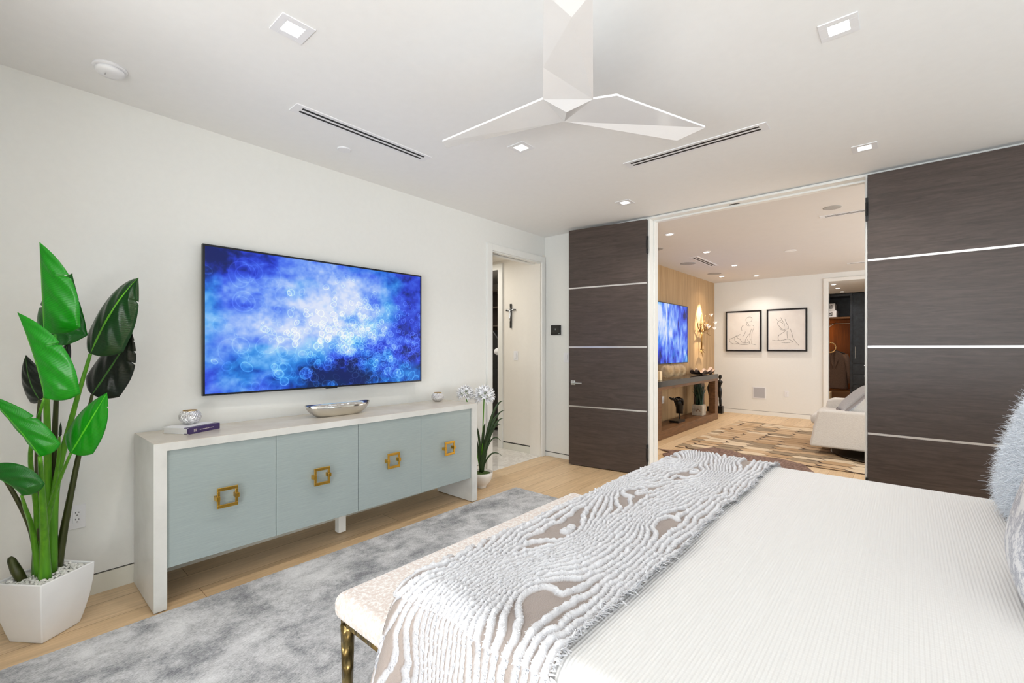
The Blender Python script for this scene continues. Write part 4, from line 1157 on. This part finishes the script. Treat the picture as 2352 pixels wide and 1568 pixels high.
def umbel(center, R_, base_pt):
    st = obj('flower_stem', MB().tube(bez([base_pt, (Vector(base_pt) + Vector(center)) / 2 + Vector((.0, 0, .02)), center], 12), .0055, 8), stemG, ag, smooth=True)
    m = MB(); g = MB(); n = 30
    for k in range(n):
        z = 1 - 1.6 * (k + .5) / n; ph = k * 2.39996; rr2 = math.sqrt(max(0, 1 - z * z))
        d = Vector((rr2 * math.cos(ph), rr2 * math.sin(ph), z)); c0 = Vector(center)
        g.tube([c0, c0 + d * R_ * .55], .0011, 4)
        a_ = d.orthogonal().normalized(); b_ = d.cross(a_)
        for q in range(6):
            an = q * PI / 3 + k; e_ = a_ * math.cos(an) + b_ * math.sin(an); s_ = d.cross(e_).normalized()
            p0 = c0 + d * R_ * .5; p1 = c0 + d * R_ * .80 + e_ * R_ * .12; p2 = c0 + d * R_ * 1.0 + e_ * R_ * .34
            wd = R_ * .085
            m.add([p0 - s_ * wd * .3, p0 + s_ * wd * .3, p1 + s_ * wd, p1 - s_ * wd, p2 + s_ * wd * .2, p2 - s_ * wd * .2], [(0, 1, 2, 3), (3, 2, 4, 5)])
    f1 = obj('flower_head', m, petal_m, ag, smooth=False); obj('pedicels', g, stemG, ag)


umbel((ax + .01, ay + .03, .885), .105, (ax, ay, .14))
umbel((ax - .13, ay - .09, .905), .085, (ax - .01, ay, .14))

# ------------------------------------------------------------------ living room: console and what stands on it
con = thing('console_table', 'wooden console table with a black stone top against the panelled wall', 'console table', (-2.9, 7.7, 0))
CX0, CX1, CY0, CY1 = -3.09, -2.72, 6.3, 9.10
obj('stone_top', MB().box(CX0, CX1 + .005, CY0 - .005, CY1 + .005, .775, .86), stone_m, con, bev=.003)
obj('top_rail', MB().box(CX0 + .01, CX1, CY0, CY1, .735, .775), conwood_m, con)
obj('bottom_shelf', MB().box(CX0 + .01, CX1, CY0, CY1, .002, .13), conwood_m, con, bev=.003)
for y in (CY0, CY1 - .17):
    for x in (CX0 + .01, CX1 - .11): obj('post', MB().box(x, x + .11, y, y + .17, .13, .735), conwood_m, con)


def spiky(loc, R_, label):
    t = local('spiky_ball', label, 'ornament', loc, 0, 'spiky cream balls')
    m = MB().lathe([(0, R_ * .4), (R_ * .45, R_ * .6), (R_ * .62, R_), (R_ * .45, R_ * 1.4), (0, R_ * 1.6)], seg=14)
    n = 420
    for k in range(n):
        z = 1 - 2 * (k + .5) / n; ph = k * 2.39996; rr2 = math.sqrt(1 - z * z); d = Vector((rr2 * math.cos(ph), rr2 * math.sin(ph), z))
        a_ = d.orthogonal().normalized(); b_ = d.cross(a_); c0 = Vector((0, 0, R_)); w_ = R_ * .05
        p0 = c0 + d * R_ * .5
        m.add([p0 + a_ * w_, p0 - a_ * w_ * .5 + b_ * w_, p0 - a_ * w_ * .5 - b_ * w_, c0 + d * R_], [(0, 1, 3), (1, 2, 3), (2, 0, 3)])
    lpart('spines', m, coral_m, t)


spiky((-2.93, 7.2, .861), .115, 'nearest of three cream spiky balls on the console')
spiky((-2.93, 7.5, .861), .11, 'middle one of three cream spiky balls on the console')
spiky((-2.95, 7.8, .861), .11, 'farthest of three cream spiky balls on the console')
tag(obj('candle_box', MB().box(-2.86, -2.78, 6.56, 6.64, .861, 1.0), mat('ivory_wax', (236, 214, 176), .5), bev=.004), 'small cream block candle on the console beside the door frame', 'candle')
# clam shell
t = thing('clam_shell', 'large pink ruffled clam shell dish at the far end of the console', 'shell', (-2.86, 8.65, .861))
nu, nvv = 72, 12; P_ = np.zeros((nvv, nu, 3)); Pd = np.zeros((nvv, nu, 3))
for j in range(nvv):
    for i in range(nu):
        r_ = j / (nvv - 1); a = 2 * PI * i / (nu - 1)
        ruf = 1 + .12 * r_ * math.sin(a * 9); zz = .015 + .07 * r_ ** 2.2 + .03 * r_ ** 3 * math.sin(a * 9 + 1) + .015 * r_ * math.cos(a * 4)
        P_[j, i] = (-2.86 + .15 * r_ * ruf * math.sin(a), 8.65 + .42 * r_ * ruf * math.cos(a), .861 + zz)
        Pd[j, i] = P_[j, i] - np.array([0, 0, .012 + .006 * r_ - (.0 if j else 0)])
Pd[..., 2] = np.maximum(Pd[..., 2], .8615)
grid_obj('inside', P_, shell_m, t); grid_obj('outside', Pd[:, ::-1] * 1.0, shelld_m, t)
# hand sculpture
t = thing('hand_sculpture', 'black carved cupped hand on a stand inside the console', 'sculpture', (-2.88, 7.5, .13))
obj('base', MB().box(-2.95, -2.80, 7.33, 7.62, .131, .165), ebony_m, t)
obj('rod', MB().tube([(-2.87, 7.56, .165), (-2.87, 7.56, .28)], .009, 8), ebony_m, t)
m = MB().tube([(-2.87, 7.56, .26), (-2.87, 7.57, .36), (-2.87, 7.55, .44), (-2.87, 7.48, .49)], [.055, .062, .075, .065], 12)
hd = obj('palm', m, ebony_m, t, smooth=True)
for k, (dx_, ln) in enumerate(((-.05, .19), (-.018, .22), (.016, .215), (.048, .18))):
    p0 = Vector((-2.87 + dx_, 7.47, .49)); obj('finger', MB().tube([p0, p0 + Vector((0, -ln * .35, .02)), p0 + Vector((0, -ln * .72, .022)), p0 + Vector((0, -ln * 1.05, .055))], [.021, .019, .016, .010], 8), ebony_m, t, smooth=True)
obj('thumb', MB().tube([(-2.81, 7.54, .42), (-2.78, 7.48, .475), (-2.775, 7.42, .53)], [.024, .02, .012], 8), ebony_m, t, smooth=True)
# grass pot
t = thing('potted_grass', 'dark green grass in a cube pot inside the console', 'plant', (-2.87, 8.5, .13))
obj('pot', MB().box(-2.96, -2.78, 8.40, 8.60, .131, .32), concrete_m, t, bev=.004)
obj('arch_relief', MB().tube([(-2.85 + .035 * math.cos(a), 8.398, .20 + .045 * math.sin(a)) for a in np.linspace(0, PI, 9)], .005, 6), conwood_m, t)
m = MB()
for k in range(150):
    a = random.uniform(0, 2 * PI); s_ = random.uniform(.02, .24); h_ = random.uniform(.3, .44) * (1 - .3 * s_); p0 = Vector((-2.87 + random.uniform(-.05, .05), 8.5 + random.uniform(-.05, .05), .31))
    dx_, dy_ = math.cos(a) * s_ * .35, math.sin(a) * s_
    m.tube([p0, p0 + Vector((dx_ * .35, dy_ * .35, h_ * .6)), p0 + Vector((dx_, dy_, h_))], [.006, .005, .001], 4, cap=False)
g = obj('blades', m, grass_m, t); g['kind'] = 'stuff'


def figure(loc, s_, label, turn=0):
    t = local('figure_sculpture', label, 'sculpture', loc, turn, 'slender black figure sculptures')
    lpart('plinth', MB().box(-.055, .055, -.055, .055, 0, .17 * s_), ebony_m, t, bev=.003)
    prof = [(.022, .17), (.026, .22), (.03, .30), (.024, .34), (.034, .40), (.050, .49), (.054, .53), (.04, .57), (.030, .61), (.040, .66), (.060, .705), (.060, .73), (.035, .75), (.016, .765), (.015, .785), (.027, .80), (.034, .83), (.030, .865), (.014, .885), (0, .89)]
    m = MB().lathe([(r_, z * s_) for r_, z in prof], seg=20, sy=.7)
    m.v = [(x + .010 * math.sin(z * 9), y, z) for x, y, z in m.v]
    lpart('body', m, ebony_m, t, smooth=True)


figure((-2.93, 9.93, .001), .90, 'slender black figure on a block plinth against the white far wall')
figure((-2.99, 9.52, .001), 1.06, 'slender black figure half hidden behind the console end')

# gold branch sculpture with glass flowers
tr = thing('branch_wall_sculpture', 'gold branch wall sculpture with white flower cups beside the television', 'wall sculpture', (-3.08, 9.24, 1.3))
T0 = Vector((-3.07, 9.24, 1.33)); T1 = Vector((-3.07, 9.23, 1.66))
obj('trunk', MB().tube([T0, (T0 + T1) / 2 + Vector((0, .012, 0)), T1], [.014, .016, .02], 8), goldtree_m, tr, smooth=True)
random.seed(12)
m = MB(); tips = []
for (ey, ez, ex) in ((-.30, .34, 0), (-.16, .30, .03), (-.05, .38, .02), (.08, .34, .05), (.36, .38, .06), (.30, .2, .08), (.5, .22, .1), (.22, .10, .06), (-.34, .02, .04), (.40, -.06, .05), (-.22, .14, .06), (.14, .20, .05)):
    e_ = T1 + Vector((ex, ey, ez)); mid = T1 + Vector((ex * .4, ey * .62, ez * .32))
    q = bez([T1, mid, e_], 9); q = [p + Vector((0, random.uniform(-.012, .012), random.uniform(-.008, .008))) if 0 < i < 8 else p for i, p in enumerate(q)]
    m.tube(q, [.009 * (1 - i / 9.5) + .0015 for i in range(9)], 6)
    q2 = [q[4], q[4] + Vector((.02, random.uniform(-.08, .08), .07)), q[4] + Vector((.03, random.uniform(-.12, .12), .13))]
    m.tube(q2, [.005, .004, .0015], 5)
for (ey, ez) in ((-.16, -.06), (-.08, -.14), (.0, -.16), (.10, -.08), (.17, -.03), (-.14, .0)):
    m.tube([T0, T0 + Vector((.01, ey * .6, ez * .5)), T0 + Vector((.02, ey, ez))], [.011, .008, .002], 6)
obj('branches', m, goldtree_m, tr, smooth=True)
for (y, z, x) in ((9.66, 2.02, -3.02), (9.86, 1.87, -3.0), (9.80, 1.755, -3.0), (9.50, 1.77, -3.02), (9.40, 1.80, -3.03)):
    obj('flower_cup', MB().lathe([(.003, -.03), (.014, -.022), (.028, 0), (.046, .024), (.042, .024), (.022, 0), (0, -.015)], (x, y, z), 8), petalglass_m, tr)

# framed drawings
ART1 = [[(705,355),(700,325),(720,300),(755,293),(785,300)], [(785,300),(788,330),(775,352),(740,362)], [(705,355),(718,375),(712,400),(735,415),(765,418)], [(720,365),(735,385),(740,405)],
        [(670,405),(650,415),(640,445),(645,480)], [(765,405),(800,410),(812,440),(790,500),(785,580),(780,655)], [(780,455),(765,500),(755,560),(765,610)], [(695,490),(680,530),(655,560)],
        [(755,520),(715,570),(695,610),(690,650)], [(620,525),(595,548),(560,550),(520,575),(480,590),(465,610),(490,645),(540,662),(570,655),(600,660),(640,670),(690,672),(740,665),(750,635),(720,600)],
        [(560,550),(580,575),(620,600),(650,640),(690,650),(745,640)], [(540,560),(545,610),(580,640),(610,660)], [(780,655),(800,665),(835,675)]]
ART2 = [[(1175,295),(1200,340),(1225,380),(1225,420)], [(1235,320),(1255,370),(1280,420),(1282,455)], [(1105,300),(1130,335)], [(1185,340),(1150,345),(1130,375),(1150,410),(1180,445),(1225,462),(1280,455)],
        [(1175,365),(1195,370),(1210,385)], [(1160,450),(1190,470),(1240,480),(1190,520),(1150,545),(1140,580),(1145,612)], [(1305,450),(1325,500),(1345,580),(1385,640),(1430,690)],
        [(1265,490),(1265,540),(1275,590),(1310,610),(1350,645)], [(1055,612),(1120,618),(1200,612),(1275,595)], [(1180,640),(1250,650),(1335,638)]]


def framed(x0, x1, z0, z1, art, ox, oy, w_, h_, label):
    t = thing('framed_drawing', label, 'framed picture', ((x0 + x1) / 2, FY, z0), 'framed line drawings')
    e = .028; yf = FY - .045
    obj('frame', MB().box(x0, x0 + e, yf, FY - .012, z0, z1).box(x1 - e, x1, yf, FY - .012, z0, z1).box(x0 + e, x1 - e, yf, FY - .012, z0, z0 + e).box(x0 + e, x1 - e, yf, FY - .012, z1 - e, z1), ebony_m, t)
    obj('mount', MB().box(x0 + e, x1 - e, yf + .012, FY - .001, z0 + e, z1 - e), plast_m, t)
    obj('paper', MB().box(x0 + e + .012, x1 - e - .012, yf + .009, yf + .012, z0 + e + .012, z1 - e - .012), paper_m, t)
    m = MB()
    for st in art:
        pts = [((x0 + (px_ - ox) / w_ * (x1 - x0)), yf + .0085, z1 - (py_ - oy) / h_ * (z1 - z0)) for px_, py_ in st]
        fine = []
        V4 = [Vector(p) for p in pts]
        if len(V4) > 2: fine = bez(V4, 8 * len(V4)) if len(V4) != 3 else bez(V4, 16)
        else: fine = V4
        n = len(fine); m.tube(fine, [.0014 + .0014 * math.sin(i * .9) ** 2 for i in range(n)], 5)
    obj('drawn_lines', m, ink_m, t)


framed(-2.884, -2.209, 1.28, 2.112, ART1, 410, 205, 505, 560, 'left framed line drawing of a seated figure seen from behind')
framed(-2.116, -1.431, 1.284, 2.115, ART2, 975, 175, 562, 595, 'right framed line drawing of a crouching figure')

# patchwork hide rug
random.seed(5)
tile_ms = [grainy('hide_tile_%s' % n_, [(.3, a), (.7, b_)], scale=(3, 14, 1), ns=6, rough=.7) for n_, a, b_ in (('sand', (188, 156, 120), (206, 178, 142)), ('cream', (206, 184, 152), (224, 204, 176)), ('tan', (170, 138, 100), (190, 158, 120)), ('grey', (140, 120, 94), (164, 144, 116)), ('dark', (60, 42, 30), (84, 62, 46)))]
m = MB().box(0, 3.3, 0, 2.95, 0, .006, 4)
a_, hgt = .38, .165
for r_ in range(-1, 19):
    for c in range(-1, 12):
        q = .085; x = c * (a_ - q); y = r_ * hgt + (c % 2) * hgt / 2
        g_ = [random.choice((.003, .003, .022)) for _ in range(6)]
        poly = [(x - a_ / 2 + g_[0], y), (x - a_ / 2 + q, y + hgt / 2 - g_[1]), (x + a_ / 2 - q, y + hgt / 2 - g_[2]), (x + a_ / 2 - g_[3] * 2, y), (x + a_ / 2 - q, y - hgt / 2 + g_[4]), (x - a_ / 2 + q, y - hgt / 2 + g_[5])]
        poly = [(min(max(p[0], 0), 3.3), min(max(p[1], 0), 2.95)) for p in poly]
        if max(p[0] for p in poly) - min(p[0] for p in poly) < .03 or max(p[1] for p in poly) - min(p[1] for p in poly) < .02: continue
        u = []
        for p in poly:
            if not u or (abs(p[0] - u[-1][0]) + abs(p[1] - u[-1][1])) > 1e-5: u.append(p)
        if len(u) > 2: m.prism(u, .006, .0075, random.choice([0, 0, 0, 1, 1, 2, 2, 3]))
m.xf(Matrix.Translation((-2.40, 6.16, .001)) @ Matrix.Rotation(math.radians(-1), 4, 'Z'))
tag(obj('patchwork_rug', m, tile_ms), 'tan and brown hide patchwork rug with elongated tiles in the living room', 'rug')
pol = [(-2.50, 5.84), (-2.38, 5.86), (-2.2, 5.98), (-2.05, 6.25), (-1.98, 6.42), (-1.72, 6.36), (-1.55, 6.22), (-1.2, 6.3), (-.9, 6.15), (-.7, 5.7), (-.8, 5.2), (-1.2, 5.0), (-1.7, 5.05), (-2.05, 5.2), (-2.25, 5.45), (-2.35, 5.62), (-2.3, 5.75)]
tag(obj('cowhide_rug', MB().prism(pol, .0095, .014), hide_m), 'brown cowhide overlapping the front of the patchwork rug', 'rug')

# swivel armchair
ch = thing('swivel_armchair', 'white boucle swivel armchair on the patchwork rug', 'armchair', (-.2, 7.5, .009))


def slab(pts, y0_, y1_, r=.03):
    """side silhouette (x,z) extruded along y with rounded edges"""
    n = len(pts); m = MB().add([(x, y0_, z) for x, z in pts] + [(x, y1_, z) for x, z in pts],
                               [tuple(range(n)), tuple(range(n, 2 * n))[::-1]] + [((i + 1) % n, i, n + i, n + (i + 1) % n) for i in range(n)])
    return m


obj('arm', slab([(-.95, .105), (-.86, .56), (-.80, .575), (.50, .56), (.55, .105)], 6.86, 7.02), boucle_m, ch, bev=.03, seg=4)
obj('arm', slab([(-.95, .105), (-.88, .60), (-.80, .63), (.50, .62), (.55, .105)], 7.95, 8.13), boucle_m, ch, bev=.03, seg=4)
obj('seat', rbox(-.93, .3, 7.02, 7.95, .11, .36, .03), boucle_m, ch, smooth=True)
obj('seat_cushion', rbox(-.96, .1, 7.03, 7.94, .36, .50, .055), boucle_m, ch, smooth=True)
obj('back', slab([(-.40, .12), (-.62, .50), (-.60, .62), (-.42, .79), (-.1, .92), (.2, .92), (.50, .12)], 7.03, 8.10), boucle_m, ch, bev=.04, seg=4)
obj('swivel_base', MB().lathe([(.0, .001), (.58, .001), (.61, .012), (.60, .02), (.3, .03), (.08, .035), (.08, .092), (0, .092)], (-.15, 7.25, .011), 64), goldd_m, ch, smooth=False)
pt, _, _ = pillow('chair_pillow', 'pale grey pillow with darker border leaning inside the white armchair', (-.50, 7.24, .70), .50, .46, .14, math.radians(44), math.radians(12), greycush_m)
a, bq, c = pillow_grid(.54, .48, .02)
m = MB()
for P_ in ([(0, -.26, z) for z in np.linspace(-.23, .23, 8)], [(0, y, .23) for y in np.linspace(-.26, .26, 8)], [(0, .26, z) for z in np.linspace(.23, -.23, 8)], [(0, y, -.23) for y in np.linspace(.26, -.26, 8)]):
    m.tube(P_, .018, 6)
lpart('piping', m, pipe_m, pt, smooth=True)

# ------------------------------------------------------------------ closet beyond the far doorway
cl = thing('wardrobe', 'dark built-in wardrobe with an amber-lit open niche in the closet', 'wardrobe', (-.9, 12.9, 0))
cy = 12.75
m = MB().box(-2.15, -2.12, cy, 13.35, .002, 2.58).box(-.975, -.93, cy, 13.35, .002, 2.58).box(-2.12, -.975, cy, 13.35, 2.53, 2.58).box(-2.12, -.975, 13.32, 13.35, 2.05, 2.53).box(.5, .55, cy, 13.35, .002, 2.58).box(-.93, .5, cy + .03, 13.35, .002, 2.58)
obj('carcass', m, closet_m, cl)
obj('niche_back', MB().box(-2.12, -.975, 13.30, 13.32, .38, 2.03), orange_m, cl)
obj('shelf', MB().box(-2.12, -.975, cy + .01, 13.3, 2.02, 2.06), shelfw_m, cl)
obj('shelf', MB().box(-2.12, -.975, cy + .01, 13.3, .33, .37), shelfw_m, cl)
obj('plinth_drawer', MB().box(-2.12, -.975, cy + .02, 13.3, .01, .33), shelfw_m, cl)
obj('hanging_rail', MB().tube([(-2.12, 13.0, 1.92), (-.975, 13.0, 1.92)], .013, 10), chrome_m, cl)
for x0 in (-.925, -.45, .03):
    d = obj('door', MB().box(x0, x0 + .465, cy, cy + .025, 1.0, 2.56), closet_m, cl, bev=.002)
    sub('handle', MB().tube([(x0 + .045, cy - .02, 1.12), (x0 + .045, cy - .02, 1.38)], .007, 8).tube([(x0 + .045, cy - .02, 1.15), (x0 + .045, cy, 1.15)], .005, 6).tube([(x0 + .045, cy - .02, 1.35), (x0 + .045, cy, 1.35)], .005, 6), chrome_m, d)
    for k in range(4):
        z0 = .06 + k * .235
        d = obj('drawer', MB().box(x0, x0 + .465, cy, cy + .025, z0, z0 + .228), closet_m, cl, bev=.002)
        sub('knob', MB().box(x0 + .2, x0 + .27, cy - .02, cy - .0, z0 + .19, z0 + .205), chrome_m, d)
for (z0, x1, lb) in ((2.061, -1.235, 'lower white box with a dark square emblem on the wardrobe shelf'), (2.222, -1.262, 'upper white box with a dark square emblem on the wardrobe shelf')):
    t = thing('storage_box', lb, 'box', (-3.15, cy + .2, z0), 'white storage boxes')
    obj('carton', MB().box(-1.75, x1, cy + .03, cy + .4, z0, z0 + .155), plast_m, t, bev=.004)
    e_ = MB(); xx = -1.40
    for (a0, a1, b0, b1) in ((0, .09, 0, .012), (0, .09, .078, .09), (0, .012, .012, .078), (.078, .09, .012, .078), (.03, .06, .03, .06)): e_.box(xx + a0, xx + a1, cy + .028, cy + .0305, z0 + .035 + b0, z0 + .035 + b1)
    obj('emblem', e_, closetd_m, t)


def jacket(x, label, m_, sc_=1):
    t = local('hanging_jacket', label, 'jacket', (x, 12.93, 0), 0, 'jackets hanging in the wardrobe')
    # front silhouette, shoulders to hem, bulging a little
    rows = [(1.28, .03), (1.25, .10), (1.20, .20), (1.10, .235), (.9, .235), (.6, .245), (.42, .25)]
    vs = []; n = 17
    for z, hw_ in rows:
        for k in range(n):
            a = 2 * PI * k / n; vs.append((hw_ * math.cos(a), (.06 + .03 * (1.3 - z)) * math.sin(a) * (1 + .1 * math.sin(k * 3)), z))
    fs = [(i * n + (k + 1) % n, i * n + k, (i + 1) * n + k, (i + 1) * n + (k + 1) % n) for i in range(len(rows) - 1) for k in range(n)]
    lpart('body', MB().add(vs, fs), m_, t, smooth=True)
    for s_ in (-1, 1): lpart('sleeve', MB().tube([(s_ * .19, 0, 1.2), (s_ * .255, -.02, 1.0), (s_ * .29, -.05, .75), (s_ * .30, -.07, .55)], [.06, .065, .06, .05], 10), m_, t, smooth=True)
    lpart('lapel', MB().add([(-.02, -.085, 1.26), (-.09, -.095, 1.12), (-.01, -.115, .88)], [(0, 1, 2)]).add([(.02, -.085, 1.26), (.09, -.095, 1.12), (.01, -.115, .88)], [(2, 1, 0)]), m_, t)
    lpart('button', MB().lathe([(0, 0), (.012, 0)], (.02, -.13, .8), 8), ebony_m, t)
    lpart('hanger', MB().tube([(-.2, 0, 1.22), (0, 0, 1.3), (.2, 0, 1.22)], .012, 8).tube([(0, 0, 1.3), (0, 0, 1.34), (.02, 0, 1.37), (.0, 0, 1.4), (-.02, 0, 1.38)], .004, 6), ebony_m, t)
    return t


j = jacket(-1.28, 'brown jacket hanging in the amber-lit wardrobe niche', wool_m)
m = MB()
for k in range(26):
    a = 2 * PI * k / 26; r_ = .017
    m.lathe([(0, -r_), (r_ * .7, -r_ * .7), (r_, 0), (r_ * .7, r_ * .7), (0, r_)], (-1.35 + .105 * math.cos(a), 12.80, 1.36 + .115 * math.sin(a)), 8)
tag(obj('bead_necklace', m, mat('gold_beads', (222, 190, 140), .25, .7), smooth=True), 'gold bead necklace hung above the brown jacket', 'necklace')
tag(obj('coat_hanger', MB().tube([(-1.40, 12.85, 1.83), (-1.27, 12.85, 1.92)], .012, 8).tube([(-1.27, 12.85, 1.92), (-1.25, 12.93, 1.95), (-1.25, 13.0, 1.938)], .005, 6), chrome_m, smooth=True), 'pale hanger tip on the wardrobe rail', 'hanger')
area('wardrobe_strip', (-1.9, 13.1, 1.98), (0, math.radians(-20), 0), .3, .1, 9, (1, .55, .18), 170)
tag(obj('storage_bin', MB().box(-2.0, -1.3, 12.3, 12.6, .002, .36), mat('beige_fabric_bin', (196, 178, 150), .8), bev=.01), 'beige bin on the closet floor behind the armchair', 'bin')
